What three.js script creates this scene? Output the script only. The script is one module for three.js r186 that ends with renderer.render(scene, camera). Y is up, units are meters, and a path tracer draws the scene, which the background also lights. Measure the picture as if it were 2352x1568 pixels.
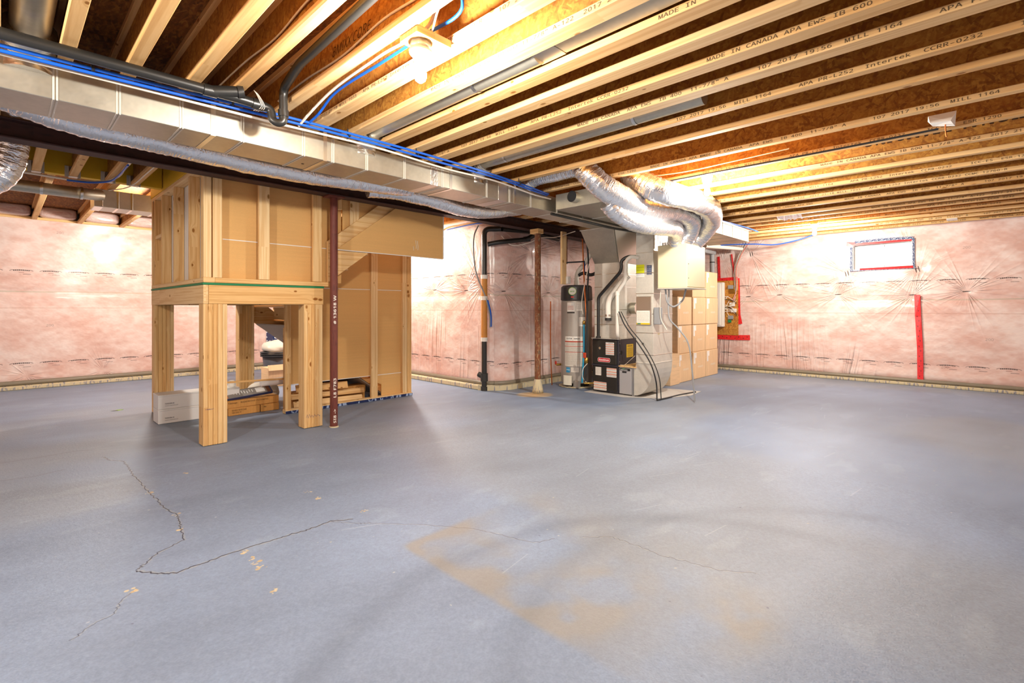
import * as THREE from 'three';
import { mergeGeometries } from 'three/addons/utils/BufferGeometryUtils.js';

// ---------------------------------------------------------------- camera, daylight, exposure
// Floor plan in metres: b runs along the ducts, a along the joists, y up; the world is (x, y, z) = (b, y, -a).
const scene = new THREE.Scene();
const W = 2352, H = 1568, F = 1125;
const camera = new THREE.PerspectiveCamera(2 * Math.atan(H / 2 / F) * 180 / Math.PI, W / H, 0.05, 60);
camera.position.set(0, 1.23, 0);
camera.rotation.y = -Math.atan(1176 / F);
camera.setViewOffset(W, H, 0, 75, W, H);
scene.background = new THREE.Color(0.86, 0.94, 1.0);
scene.backgroundIntensity = 9.0;
const renderer = new THREE.WebGLRenderer({ antialias: true });
renderer.toneMapping = THREE.LinearToneMapping;
renderer.toneMappingExposure = 1.13;
renderer.shadowMap.enabled = true;
const LAMP_COLOR = new THREE.Color(1.0, 0.93, 0.83), LAMP_POWER = 12;

// ---------------------------------------------------------------- helpers
let seed = 20417;
const rnd = () => { seed = (seed * 1664525 + 1013904223) >>> 0; return seed / 4294967296; };
const rr = (lo, hi) => lo + (hi - lo) * rnd();
const V = (b, y, a) => new THREE.Vector3(b, y, -a);
const PERM = new Uint8Array(512);
for (let i = 0; i < 256; i++) PERM[i] = i;
for (let i = 255; i > 0; i--) { const j = Math.floor(rnd() * (i + 1)), t = PERM[i]; PERM[i] = PERM[j]; PERM[j] = t; }
for (let i = 0; i < 256; i++) PERM[i + 256] = PERM[i];
const VAL = new Float32Array(256).map(() => rnd());
function vn(x, y, px = 256, py = 256) {           // value noise, repeats after px, py cells
  const xi = Math.floor(x), yi = Math.floor(y), fx = x - xi, fy = y - yi;
  const u = fx * fx * (3 - 2 * fx), v = fy * fy * (3 - 2 * fy);
  const x0 = ((xi % px) + px) % px & 255, x1 = (((xi + 1) % px) + px) % px & 255, y0 = ((yi % py) + py) % py & 255, y1 = (((yi + 1) % py) + py) % py & 255;
  const p = PERM[x0], q = PERM[x1];
  const a = VAL[PERM[p + y0]], b = VAL[PERM[q + y0]], c = VAL[PERM[p + y1]], d = VAL[PERM[q + y1]];
  return a + (b - a) * u + (c - a) * v + (a - b - c + d) * u * v;
}
function fbm(x, y, n = 4) { let s = 0, w = 0.5, t = 0; for (let i = 0; i < n; i++) { s += w * vn(x, y); t += w; w *= 0.5; x = x * 2 + 17.3; y = y * 2 + 9.1; } return s / t; }
const cl = (v, lo = 0, hi = 1) => v < lo ? lo : v > hi ? hi : v;
const sm = (lo, hi, v) => { const t = cl((v - lo) / (hi - lo)); return t * t * (3 - 2 * t); };
function dataTex(w, h, fn, srgb = false) {
  const d = new Uint8Array(w * h * 4), out = [0, 0, 0, 255];
  for (let j = 0; j < h; j++) for (let i = 0; i < w; i++) { out[3] = 255; fn((i + 0.5) / w, (j + 0.5) / h, out); const k = (j * w + i) * 4; d[k] = cl(out[0], 0, 255); d[k + 1] = cl(out[1], 0, 255); d[k + 2] = cl(out[2], 0, 255); d[k + 3] = out[3]; }
  const t = new THREE.DataTexture(d, w, h);
  t.wrapS = t.wrapT = THREE.RepeatWrapping; t.magFilter = THREE.LinearFilter; t.minFilter = THREE.LinearMipmapLinearFilter; t.generateMipmaps = true;
  if (srgb) t.colorSpace = THREE.SRGBColorSpace;
  t.needsUpdate = true; return t;
}
function canvasTex(w, h, draw, repeat = false) {
  const c = document.createElement('canvas'); c.width = w; c.height = h;
  draw(c.getContext('2d'), w, h);
  const t = new THREE.CanvasTexture(c); t.colorSpace = THREE.SRGBColorSpace; t.magFilter = THREE.LinearFilter;
  if (repeat) t.wrapS = t.wrapT = THREE.RepeatWrapping;
  return t;
}
const std = (o) => new THREE.MeshStandardMaterial(o);
const phy = (o) => new THREE.MeshPhysicalMaterial(o);
const rgb = (r, g, b) => new THREE.Color().setRGB(r / 255, g / 255, b / 255, THREE.SRGBColorSpace);

// ---- naming, things, parts
const used = {};
function numbered(name) { const n = used[name] ?? 0; used[name] = n + 1; return n ? name + '_' + String(n).padStart(3, '0') : name; }
const baseOf = new WeakMap();
function shadows(o) { o.castShadow = true; o.receiveShadow = true; return o; }
function thing(name, label, category, at = [0, 0, 0], group) {
  const o = new THREE.Group(); o.name = numbered(name); const p = V(...at); o.position.copy(p); baseOf.set(o, p);
  o.userData.label = label; o.userData.category = category; if (group) o.userData.group = group;
  scene.add(o); return o;
}
function struct(name, at = [0, 0, 0]) {
  const o = new THREE.Group(); o.name = name; const p = V(...at); o.position.copy(p); baseOf.set(o, p); o.userData.kind = 'structure'; scene.add(o); return o;
}
function part(name, geo, mat, parent, label) {   // geo in world coordinates; becomes a child mesh of parent
  const p = baseOf.get(parent); const g = geo.clone(); g.translate(-p.x, -p.y, -p.z);
  const m = shadows(new THREE.Mesh(g, mat)); m.name = name; if (label) m.userData.label = label;
  parent.add(m); baseOf.set(m, p); return m;
}
function single(name, geo, mat, label, category, group) {   // a thing that is one mesh, its origin at the middle of its underside
  geo.computeBoundingBox(); const bb = geo.boundingBox, c = new THREE.Vector3((bb.min.x + bb.max.x) / 2, bb.min.y, (bb.min.z + bb.max.z) / 2);
  const g = geo.clone(); g.translate(-c.x, -c.y, -c.z);
  const m = shadows(new THREE.Mesh(g, mat)); m.name = numbered(name); m.position.copy(c); baseOf.set(m, c);
  m.userData.label = label; m.userData.category = category; if (group) m.userData.group = group; scene.add(m); return m;
}

// ---- geometry
class Geo {
  constructor() { this.p = []; this.u = []; }
  tri(A, B, C, ua, ub, uc) { this.p.push(A.x, A.y, A.z, B.x, B.y, B.z, C.x, C.y, C.z); this.u.push(...ua, ...ub, ...uc); }
  quad(A, B, C, D, ua, ub, uc, ud) { this.tri(A, B, C, ua, ub, uc); this.tri(A, C, D, ua, uc, ud); }
  done(smooth = false) {
    let g = new THREE.BufferGeometry();
    g.setAttribute('position', new THREE.Float32BufferAttribute(this.p, 3)); g.setAttribute('uv', new THREE.Float32BufferAttribute(this.u, 2));
    g.computeVertexNormals(); return g;
  }
}
// a chamfered box spanning b0..b1, y0..y1, a0..a1, uv in metres with u along its longest side
function bx(b0, b1, y0, y1, a0, a1, r = 0.002) {
  const lo = [Math.min(b0, b1), Math.min(y0, y1), -Math.max(a0, a1)], hi = [Math.max(b0, b1), Math.max(y0, y1), -Math.min(a0, a1)];
  const size = [0, 1, 2].map((k) => hi[k] - lo[k]); r = Math.min(r, Math.min(...size) * 0.3);
  const long = size.indexOf(Math.max(...size)), ou = rnd() * 7, ov = rnd() * 3, g = new Geo();
  const P = (s, k) => { const v = [0, 0, 0]; for (let i = 0; i < 3; i++) v[i] = s[i] > 0 ? hi[i] - (i === k ? 0 : r) : lo[i] + (i === k ? 0 : r); return new THREE.Vector3(...v); };
  const uv = (v, k) => { const c = [v.x, v.y, v.z]; const ax = [0, 1, 2].filter((i) => i !== k); let [i, j] = ax; if (j === long) [i, j] = [j, i]; return [c[i] + ou, c[j] + ov + k * 0.31]; };
  const push = (pts, k) => {       // polygon facing outwards from the centre of the box
    const c = new THREE.Vector3((lo[0] + hi[0]) / 2, (lo[1] + hi[1]) / 2, (lo[2] + hi[2]) / 2);
    const n = new THREE.Vector3().crossVectors(pts[1].clone().sub(pts[0]), pts[2].clone().sub(pts[0]));
    if (n.dot(pts[0].clone().sub(c)) < 0) pts.reverse();
    const t = pts.map((p) => uv(p, k));
    if (pts.length === 4) g.quad(...pts, ...t); else g.tri(...pts, ...t);
  };
  for (let k = 0; k < 3; k++) for (const s of [-1, 1]) {
    const [i, j] = [0, 1, 2].filter((x) => x !== k), f = (si, sj) => { const q = [0, 0, 0]; q[k] = s; q[i] = si; q[j] = sj; return P(q, k); };
    push([f(-1, -1), f(1, -1), f(1, 1), f(-1, 1)], k);
  }
  if (r > 0) {
    for (let k = 0; k < 3; k++) { const [i, j] = [0, 1, 2].filter((x) => x !== k); for (const si of [-1, 1]) for (const sj of [-1, 1]) {
      const q = (sk) => { const s = [0, 0, 0]; s[k] = sk; s[i] = si; s[j] = sj; return s; };
      push([P(q(-1), i), P(q(1), i), P(q(1), j), P(q(-1), j)], i);
    } }
    for (const x of [-1, 1]) for (const y of [-1, 1]) for (const z of [-1, 1]) push([P([x, y, z], 0), P([x, y, z], 1), P([x, y, z], 2)], 0);
  }
  return g.done();
}
// a board between two points with a rectangular section: w across (along side), t thick
function board(A, B, side, w, t) {
  const d = B.clone().sub(A), L = d.length(); d.normalize(); const s = side.clone().normalize(), n = new THREE.Vector3().crossVectors(d, s).normalize();
  const g = bx(-L / 2, L / 2, -w / 2, w / 2, -t / 2, t / 2, 0.002);
  const m = new THREE.Matrix4().makeBasis(d, s, n); m.setPosition(A.clone().add(B).multiplyScalar(0.5)); g.applyMatrix4(m); return g;
}
// rounded polyline
function bend(pts, R, n = 6) {
  const out = [pts[0].clone()];
  for (let i = 1; i < pts.length - 1; i++) {
    const p = pts[i], a = pts[i - 1].clone().sub(p), b = pts[i + 1].clone().sub(p), la = a.length(), lb = b.length(), r = Math.min(R, la * 0.48, lb * 0.48);
    a.setLength(r); b.setLength(r); const A = p.clone().add(a), B = p.clone().add(b);
    for (let k = 0; k <= n; k++) { const t = k / n; out.push(A.clone().multiplyScalar((1 - t) * (1 - t)).addScaledVector(p, 2 * t * (1 - t)).addScaledVector(B, t * t)); }
  }
  out.push(pts[pts.length - 1].clone()); return out;
}
function smoothPath(pts, n = 60) { return new THREE.CatmullRomCurve3(pts, false, 'centripetal').getPoints(n); }
// sweep a circle along points; radius a number or f(s, angle, t); uv: u metres along, v metres round
function sweep(pts, radius, seg = 16, caps = true, squash = 1) {
  const n = pts.length, pos = [], uv = [], idx = [], T = [];
  for (let i = 0; i < n; i++) T.push(pts[Math.min(i + 1, n - 1)].clone().sub(pts[Math.max(i - 1, 0)]).normalize());
  let N = Math.abs(T[0].y) > 0.9 ? new THREE.Vector3(1, 0, 0) : new THREE.Vector3(0, 1, 0); N.addScaledVector(T[0], -N.dot(T[0])).normalize();
  let s = 0; const r0 = typeof radius === 'number' ? radius : radius(0, 0, 0);
  for (let i = 0; i < n; i++) {
    if (i) { s += pts[i].distanceTo(pts[i - 1]); N.addScaledVector(T[i], -N.dot(T[i])).normalize(); }
    const B = new THREE.Vector3().crossVectors(T[i], N);
    for (let k = 0; k <= seg; k++) {
      const th = k / seg * Math.PI * 2, r = typeof radius === 'number' ? radius : radius(s, k === seg ? 0 : th, i / (n - 1));
      const v = pts[i].clone().addScaledVector(N, Math.cos(th) * r * squash).addScaledVector(B, Math.sin(th) * r);
      pos.push(v.x, v.y, v.z); uv.push(s, th * r0);
    }
  }
  for (let i = 0; i < n - 1; i++) for (let k = 0; k < seg; k++) { const a = i * (seg + 1) + k, b = a + seg + 1; idx.push(a, a + 1, b, b, a + 1, b + 1); }
  if (caps) for (const e of [0, n - 1]) {
    const c = pos.length / 3; pos.push(pts[e].x, pts[e].y, pts[e].z); uv.push(0, 0);
    for (let k = 0; k <= seg; k++) { const o = (e * (seg + 1) + k) * 3; pos.push(pos[o], pos[o + 1], pos[o + 2]); uv.push(Math.cos(k / seg * 6.283) * r0, Math.sin(k / seg * 6.283) * r0); }
    for (let k = 0; k < seg; k++) e ? idx.push(c, c + 1 + k + 1, c + 1 + k) : idx.push(c, c + 1 + k, c + 1 + k + 1);
  }
  const g = new THREE.BufferGeometry(); g.setAttribute('position', new THREE.Float32BufferAttribute(pos, 3)); g.setAttribute('uv', new THREE.Float32BufferAttribute(uv, 2)); g.setIndex(idx); g.computeVertexNormals();
  const nn = g.attributes.normal;   // close the seam of the shading
  for (let i = 0; i < n; i++) { const a = i * (seg + 1), b = a + seg; const v = new THREE.Vector3(nn.getX(a) + nn.getX(b), nn.getY(a) + nn.getY(b), nn.getZ(a) + nn.getZ(b)).normalize(); nn.setXYZ(a, v.x, v.y, v.z); nn.setXYZ(b, v.x, v.y, v.z); }
  return g.toNonIndexed();
}
const pipe = (pts, r, R = 0.06, seg = 14) => sweep(bend(pts, R), r, seg);
const cable = (pts, r, n = 40, seg = 8) => sweep(smoothPath(pts, n), r, seg);
function cyl(b, y0, y1, a, r, r2 = r, seg = 24) { return sweep([V(b, y0, a), V(b, y1, a)], (s, th, t) => r + (r2 - r) * t, seg); }
function lathe(b, y, a, prof, seg = 28) { const g = new THREE.LatheGeometry(prof.map(([r, h]) => new THREE.Vector2(r, h)), seg); g.translate(b, y, -a); return g.toNonIndexed(); }
// flat sticker or print: centre, unit vectors along its text and up, size
function flat(c, ux, uy, w, h) {
  const g = new Geo(), x = ux.clone().multiplyScalar(w / 2), y = uy.clone().multiplyScalar(h / 2);
  g.quad(c.clone().sub(x).sub(y), c.clone().add(x).sub(y), c.clone().add(x).add(y), c.clone().sub(x).add(y), [0, 0], [1, 0], [1, 1], [0, 1]); return g.done();
}
const UP = new THREE.Vector3(0, 1, 0), ALONG_B = new THREE.Vector3(1, 0, 0), TOWARDS = new THREE.Vector3(0, 0, 1);   // text on a face that looks to -b runs along TOWARDS
const onB = (b, y, a, w, h) => flat(V(b, y, a), TOWARDS, UP, w, h);    // on a face that looks towards -b
const onA = (b, y, a, w, h) => flat(V(b, y, a), ALONG_B, UP, w, h);    // on a face that looks towards -a
// loft between rings of equal length, flat shaded, capped
function loft(rings, caps = true) {
  const g = new Geo();
  for (let i = 0; i < rings.length - 1; i++) { const A = rings[i], B = rings[i + 1], n = A.length; for (let k = 0; k < n; k++) { const l = (k + 1) % n, w = A[k].distanceTo(A[l]), h = A[k].distanceTo(B[k]); g.quad(A[k], A[l], B[l], B[k], [0, 0], [w, 0], [w, h], [0, h]); } }
  if (caps) for (const [R, rev] of [[rings[0], true], [rings[rings.length - 1], false]]) for (let k = 1; k < R.length - 1; k++) { const t = [R[0], R[k], R[k + 1]]; if (rev) t.reverse(); g.tri(...t, [t[0].x, t[0].z], [t[1].x, t[1].z], [t[2].x, t[2].z]); }
  return g.done();
}
const ring = (b0, b1, a0, a1, y) => [V(b0, y, a0), V(b1, y, a0), V(b1, y, a1), V(b0, y, a1)];
// prism: outline in (p, q) pushed from d0 to d1; at(p, q, d) gives the point
function prism(outline, d0, d1, at) {
  const sh = THREE.ShapeUtils, pts = outline.map(([x, y]) => new THREE.Vector2(x, y)), g = new Geo();
  if (sh.isClockWise(pts)) pts.reverse();
  for (const f of sh.triangulateShape(pts, [])) for (const [d, rev] of [[d0, false], [d1, true]]) { const t = f.map((i) => pts[i]); if (rev) t.reverse(); g.tri(...t.map((p) => at(p.x, p.y, d)), ...t.map((p) => [p.x, p.y])); }
  for (let i = 0; i < pts.length; i++) { const p = pts[i], q = pts[(i + 1) % pts.length], l = p.distanceTo(q); g.quad(at(p.x, p.y, d0), at(p.x, p.y, d1), at(q.x, q.y, d1), at(q.x, q.y, d0), [0, 0], [0, d1 - d0], [l, d1 - d0], [l, 0]); }
  return g.done();
}
const merge = (list) => mergeGeometries(list.map((g) => { const h = g.index ? g.toNonIndexed() : g; if (!h.attributes.normal) h.computeVertexNormals(); return h; }));

// ---------------------------------------------------------------- procedural materials
const D2 = { side: THREE.DoubleSide };
// sawn lumber, 2 m x 0.25 m: grain along u, growth bands, a few knots
function lumberTex(base, dark, k0, knots) {
  const spots = []; for (let i = 0; i < knots; i++) spots.push([rnd(), rnd(), rr(0.006, 0.013)]);
  return dataTex(1024, 128, (u, v, o) => {
    let warp = 0, spot = 0;
    for (const [x, y, r] of spots) { let dx = Math.abs(u - x); dx = Math.min(dx, 1 - dx) * 2; let dy = v - y; if (dy > .5) dy -= 1; if (dy < -.5) dy += 1; dy *= 0.25; const d = Math.hypot(dx * 0.55, dy); warp += 0.35 * Math.exp(-d * d / (r * r * 6)); spot = Math.max(spot, 1 - sm(r * 0.6, r * 1.5, d)); }
    const g = vn(u * 5 + k0, v * 22 + warp * 14 + 2 * vn(u * 4 + k0, v * 3, 4, 3), 256, 22), f = vn(u * 40, v * 128, 40, 128), big = vn(u * 3 + k0, v * 4, 3, 4);
    const t = cl(0.15 + 0.45 * sm(0.35, 0.8, g) + 0.22 * f - 0.1 + 0.3 * (big - 0.5) + spot * 0.9);
    for (let c = 0; c < 3; c++) o[c] = base[c] + (dark[c] - base[c]) * t - spot * 55;
  }, true);
}
const lumberMats = [lumberTex([240, 206, 150], [208, 154, 90], 3, 5), lumberTex([236, 196, 134], [200, 142, 76], 31, 8), lumberTex([243, 214, 164], [216, 170, 110], 57, 4)].map((t) => { t.repeat.set(0.5, 4); return std({ map: t, roughness: 0.72, bumpMap: t, bumpScale: 0.0006, ...D2 }); });
const lumber = () => lumberMats[Math.floor(rnd() * 3) % 3];
const flangeMats = [lumberTex([236, 198, 142], [212, 162, 102], 11, 3), lumberTex([232, 190, 130], [202, 148, 86], 71, 4)].map((t) => { t.repeat.set(0.5, 4); return std({ map: t, roughness: 0.75, bumpMap: t, bumpScale: 0.0005, ...D2 }); });
const yellowLumber = std({ color: rgb(224, 184, 36), roughness: 0.6, bumpMap: lumberMats[1].map, bumpScale: 0.0004, ...D2 });
// oriented strand board, 1 m square: overlapping flakes
function osbTex(tones, n, along) {
  return canvasTex(1024, 1024, (c, w) => {
    c.fillStyle = tones[1]; c.fillRect(0, 0, w, w);
    for (let i = 0; i < n; i++) {
      const L = rr(28, 96), B = rr(6, 20), x = rnd() * w, y = rnd() * w, th = along ? (rnd() - 0.5) * 0.9 + Math.PI / 2 : rnd() * Math.PI;
      c.fillStyle = tones[Math.floor(rnd() * tones.length) % tones.length]; c.globalAlpha = rr(0.25, 0.8);
      for (const ox of [0, x > w - 100 ? -w : x < 100 ? w : null]) for (const oy of [0, y > w - 100 ? -w : y < 100 ? w : null]) {
        if (ox === null || oy === null) continue;
        c.save(); c.translate(x + ox, y + oy); c.rotate(th); c.beginPath(); c.moveTo(-L / 2, -B / 2); c.lineTo(L / 2 - 6, -B / 2 + rr(-3, 3)); c.lineTo(L / 2, B / 2); c.lineTo(-L / 2 + 5, B / 2 + rr(-3, 3)); c.closePath(); c.fill(); c.restore();
      }
    }
  }, true);
}
const osbWarm = osbTex(['#b98440', '#c4924c', '#a8702e', '#d2a45e', '#8f5c24', '#b07a38'], 5200, false);
const webMat = std({ map: osbWarm, color: rgb(240, 224, 168), roughness: 0.8, bumpMap: osbWarm, bumpScale: 0.0008, ...D2 });
const deckTex = osbTex(['#a06c32', '#8a5a28', '#75481c', '#b48244', '#5e3a14'], 4200, true);
const deckMat = std({ map: deckTex, color: rgb(232, 214, 172), roughness: 0.85, bumpMap: deckTex, bumpScale: 0.001, ...D2 });
const panelOsb = std({ map: osbWarm, color: rgb(255, 240, 190), roughness: 0.75, ...D2 });
// back of gypsum board: tan paper
const paperTex = dataTex(512, 512, (u, v, o) => { const t = 0.97 + 0.02 * vn(u * 2, v * 64, 2, 64) + 0.03 * vn(u * 256, v * 256) - 0.02; o[0] = 226 * t; o[1] = 178 * t; o[2] = 112 * t; }, true);
const boardBack = std({ map: paperTex, roughness: 0.85, ...D2 });
const boardFace = std({ color: rgb(238, 236, 230), roughness: 0.8, ...D2 });
const cardTex = dataTex(256, 256, (u, v, o) => { const t = 0.95 + 0.07 * vn(u * 128, v * 6, 128, 6) + 0.04 * vn(u * 200, v * 200, 200, 200) - 0.03; o[0] = 234 * t; o[1] = 200 * t; o[2] = 158 * t; }, true);
const cardMat = std({ map: cardTex, roughness: 0.8, ...D2 });
const cardMat2 = std({ map: cardTex, color: rgb(226, 190, 130), roughness: 0.8, ...D2 });
// galvanised sheet with faint spangle; foil
const spangle = dataTex(512, 512, (u, v, o) => { const a = vn(u * 60, v * 60, 60, 60), b = vn(u * 17 + 5, v * 17, 17, 17); const t = 222 + 8 * (a - 0.5) + 8 * (b - 0.5); o[0] = t; o[1] = t * 0.992; o[2] = t * 0.968; }, true);
const galvRough = dataTex(512, 512, (u, v, o) => { const t = 92 + 14 * vn(u * 12, v * 12, 12, 12) + 8 * vn(u * 120, v * 120, 120, 120); o[0] = o[1] = o[2] = t; });
const galv = std({ map: spangle, color: rgb(226, 222, 210), metalness: 0.88, roughness: 1, roughnessMap: galvRough, ...D2 });
const galvBright = std({ color: rgb(226, 224, 218), metalness: 1, roughness: 0.28, ...D2 });
const galvDull = std({ map: spangle, color: rgb(240, 237, 230), metalness: 0.22, roughness: 0.38, ...D2 });
const crinkle = dataTex(512, 512, (u, v, o) => {   // 0.4 m square: rings round the duct (along u) broken by wrinkles
  const n = vn(u * 14, v * 10, 14, 10), m = vn(u * 70, v * 22, 70, 22), f = vn(u * 150, v * 90, 150, 90);
  const q = vn(u * 46 + 3 * n, v * 7 + 2 * m, 256, 256), t = 124 + 40 * Math.sin((u * 20 + 1.4 * n) * Math.PI * 2) * (0.15 + 0.7 * n) + 34 * (m - 0.5) + 90 * (q - 0.5) + 24 * (f - 0.5); o[0] = o[1] = o[2] = t;
});
crinkle.repeat.set(2.5, 2.5);
const foil = std({ color: rgb(238, 238, 240), metalness: 0.9, roughness: 0.22, bumpMap: crinkle, bumpScale: 0.0065, ...D2 });
const foilTape = std({ color: rgb(228, 226, 222), metalness: 1, roughness: 0.3, bumpMap: crinkle, bumpScale: 0.003, ...D2 });
// plastics, steel, rubber
const abs = phy({ color: rgb(34, 33, 31), roughness: 0.38, clearcoat: 0.25, clearcoatRoughness: 0.35, ...D2 });
const absDull = std({ color: rgb(44, 42, 40), roughness: 0.6, ...D2 });
const rubber = std({ color: rgb(34, 34, 36), roughness: 0.6, ...D2 });
const pexBlue = phy({ color: rgb(20, 92, 200), roughness: 0.4, ...D2 });
const pexWhite = phy({ color: rgb(232, 220, 204), roughness: 0.45, ...D2 });
const pvcWhite = phy({ color: rgb(232, 226, 214), roughness: 0.4, ...D2 });
const whitePlastic = std({ color: rgb(240, 236, 228), roughness: 0.5, ...D2 });
const greyPlastic = std({ color: rgb(150, 152, 154), roughness: 0.5, ...D2 });
const romexMat = std({ color: rgb(226, 206, 176), roughness: 0.6, ...D2 });
const copper = std({ color: rgb(190, 108, 62), metalness: 1, roughness: 0.35, ...D2 });
const brass = std({ color: rgb(196, 160, 84), metalness: 1, roughness: 0.35, ...D2 });
const rustTex = (base, pale, dark, paleAmount) => dataTex(256, 512, (u, v, o) => { const n = fbm(u * 14, v * 40, 4), m = fbm(u * 30 + 40, v * 90, 3); const p = sm(1 - paleAmount, 1.06 - paleAmount, m * 0.75 + n * 0.3), d = sm(0.5, 0.8, n); for (let c = 0; c < 3; c++) o[c] = base[c] + (dark[c] - base[c]) * d + (pale[c] - base[c]) * p; }, true);
const primerTex = rustTex([112, 56, 46], [200, 176, 152], [94, 46, 38], 0.18); primerTex.repeat.set(1, 3.5);
const primer = std({ map: primerTex, roughness: 0.6, metalness: 0.1, ...D2 });
const beamTex = rustTex([62, 34, 31], [120, 92, 82], [46, 26, 24], 0.10);
const beamMat = std({ map: beamTex, roughness: 0.7, ...D2 });
const rustyTex = rustTex([124, 70, 42], [176, 140, 98], [66, 44, 36], 0.42); rustyTex.repeat.set(1, 3);
const rusty = std({ map: rustyTex, roughness: 0.75, ...D2 });
const glassMat = phy({ color: 0xffffff, transmission: 1, thickness: 0, roughness: 0.02, ior: 1.5, ...D2 });
const greenMat = std({ color: rgb(20, 128, 78), roughness: 0.6, ...D2 });
const vinyl = phy({ color: rgb(240, 240, 238), roughness: 0.35, ...D2 });
// red sheathing tape with small dark print
const tapeTex = canvasTex(256, 128, (c, w, h) => { c.fillStyle = '#e0262b'; c.fillRect(0, 0, w, h); for (let i = 0; i < 40; i++) { c.globalAlpha = rr(0.05, 0.25); c.fillStyle = i % 2 ? '#ff6a66' : '#b00d12'; c.fillRect(rnd() * w, 0, rr(1, 8), h); } c.globalAlpha = 0.75; c.fillStyle = '#2a1214'; for (let r = 0; r < 2; r++) for (let i = 0; i < 4; i++) c.fillRect(24 + r * 118 + i * 9, 34 + r * 30, 6, 26); }, true);
const redTape = phy({ map: tapeTex, roughness: 0.35, ...D2 });
const blueTex = dataTex(256, 128, (u, v, o) => { const n = fbm(u * 30, v * 8, 3), p = sm(0.56, 0.62, n); o[0] = 26 + 190 * p; o[1] = 48 + 176 * p; o[2] = 98 + 132 * p; }, true);
const blueWrap = std({ map: blueTex, roughness: 0.55, ...D2 });

// concrete slab. Colour of one spot: trowel sweeps, cement bloom, the rust-brown patch, chips and hairline cracks
const SRGB = (b, a, fine) => {
  const w1 = fbm(b * 0.55 + 3, a * 0.55 + 8, 3), w2 = fbm(b * 2.2 + 40, a * 2.2, 3), sweep = fbm(b * 1.2 + a * 5 + w1 * 3, a * 1.4 - b * 1.0 + w1 * 2, 3);
  let t = 0.90 + 0.15 * (w1 - 0.5) + 0.10 * (w2 - 0.5) + 0.09 * (sweep - 0.5);
  if (fine) t += 0.07 * (vn(b * 190, a * 190) - 0.5) + 0.05 * (vn(b * 70, a * 70) - 0.5);
  let r = 140 * t, g = 158 * t, bl = 187 * t;
  const warm = sm(0.5, 0.72, fbm(b * 0.7 + 90, a * 0.7 + 20, 2)); r += 7 * warm; g += 2 * warm; bl -= 7 * warm;
  const pale = sm(0.66, 0.78, fbm(b * 3.1 + 7, a * 6.3 + 11, 3)) * 0.3; r += 22 * pale; g += 22 * pale; bl += 18 * pale;
  // brown patch where a board lay: a corner at (1.45, 2.18), one edge along b, one along a
  const nb = fbm(b * 5 + 1, a * 5 + 2, 3), edge = sm(1.42, 1.47, b + 0.02 * (nb - .5)) * (1 - sm(2.13, 2.2, a + 0.03 * (nb - .5)));
  if (edge > 0 && b < 3 && a > 0.3) {
    const rim = Math.exp(-Math.pow((2.17 - a) / 0.13, 2)) * (1 - sm(1.95, 2.25, b)) + Math.exp(-Math.pow((b - 1.47) / 0.12, 2)) * sm(1.15, 1.4, a);
    const blobs = Math.exp(-(Math.pow((b - 1.62) / 0.17, 2) + Math.pow((a - 1.18) / 0.13, 2))) + 0.9 * Math.exp(-(Math.pow((b - 2.02) / 0.2, 2) + Math.pow((a - 0.68) / 0.14, 2))) + 0.55 * Math.exp(-(Math.pow((b - 1.85) / 0.2, 2) + Math.pow((a - 1.2) / 0.2, 2))) + 0.55 * Math.exp(-(Math.pow((b - 1.62) / 0.22, 2) + Math.pow((a - 1.72) / 0.25, 2)));
    const s = cl(edge * (0.2 * (1 - sm(2.3, 2.7, b)) * sm(0.5, 0.9, a) + 0.7 * rim + blobs) * (0.25 + 1.3 * sm(0.3, 0.75, nb))) * 0.5; r += (158 - r) * s; g += (144 - g) * s; bl += (122 - bl) * s;
  }
  // grey cement wash left by a float: arcs round (1.9, 0.6)
  const d = Math.hypot(b - 1.55, a - 0.35), arc = Math.exp(-Math.pow((d - 1.52 + 0.05 * (w2 - .5)) / 0.07, 2)) * sm(0.35, 0.8, a) * 0.55 + Math.exp(-Math.pow((Math.hypot(b - 2.1, a + 0.1) - 1.55) / 0.06, 2)) * 0.4 * sm(0.3, 0.5, a);
  const k = 1 - 0.14 * arc * (0.5 + sweep); r *= k; g *= k; bl *= k;
  return [r, g, bl];
};
const cracks = [
  [[0.59, 5.28], [0.62, 5.11], [0.69, 5.0], [0.69, 4.8], [0.68, 4.53], [0.69, 4.28], [0.69, 4.03], [0.7, 3.87], [0.7, 3.67], [0.73, 3.47], [0.72, 3.35], [0.7, 3.24], [0.68, 3.07], [0.55, 3.0], [0.48, 2.91], [0.44, 2.87]],
  [[0.44, 2.87], [0.51, 2.76], [0.57, 2.71], [0.67, 2.72], [0.84, 2.73], [0.99, 2.72], [1.1, 2.72], [1.18, 2.71], [1.32, 2.72], [1.44, 2.65]],
  [[1.32, 2.72], [1.42, 2.58], [1.47, 2.53], [1.67, 2.29], [1.82, 2.07], [1.88, 1.91], [1.94, 1.7], [2.07, 1.64]],
  [[2.17, 1.55], [2.28, 1.44], [2.29, 1.29], [2.28, 1.15], [2.31, 1.04], [2.34, 0.89], [2.45, 0.73]],
  [[0, 5.64], [0.25, 5.64], [0.44, 5.66], [0.67, 5.52]], [[0.42, 2.69], [0.35, 2.61], [0.32, 2.53], [0.25, 2.5], [0.17, 2.43]], [[0, 5.07], [0.17, 5.02], [0.37, 5.08]],
];
const crackW = [2.2, 3.2, 1.2, 1.2, 1.2, 1.2, 1];
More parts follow.
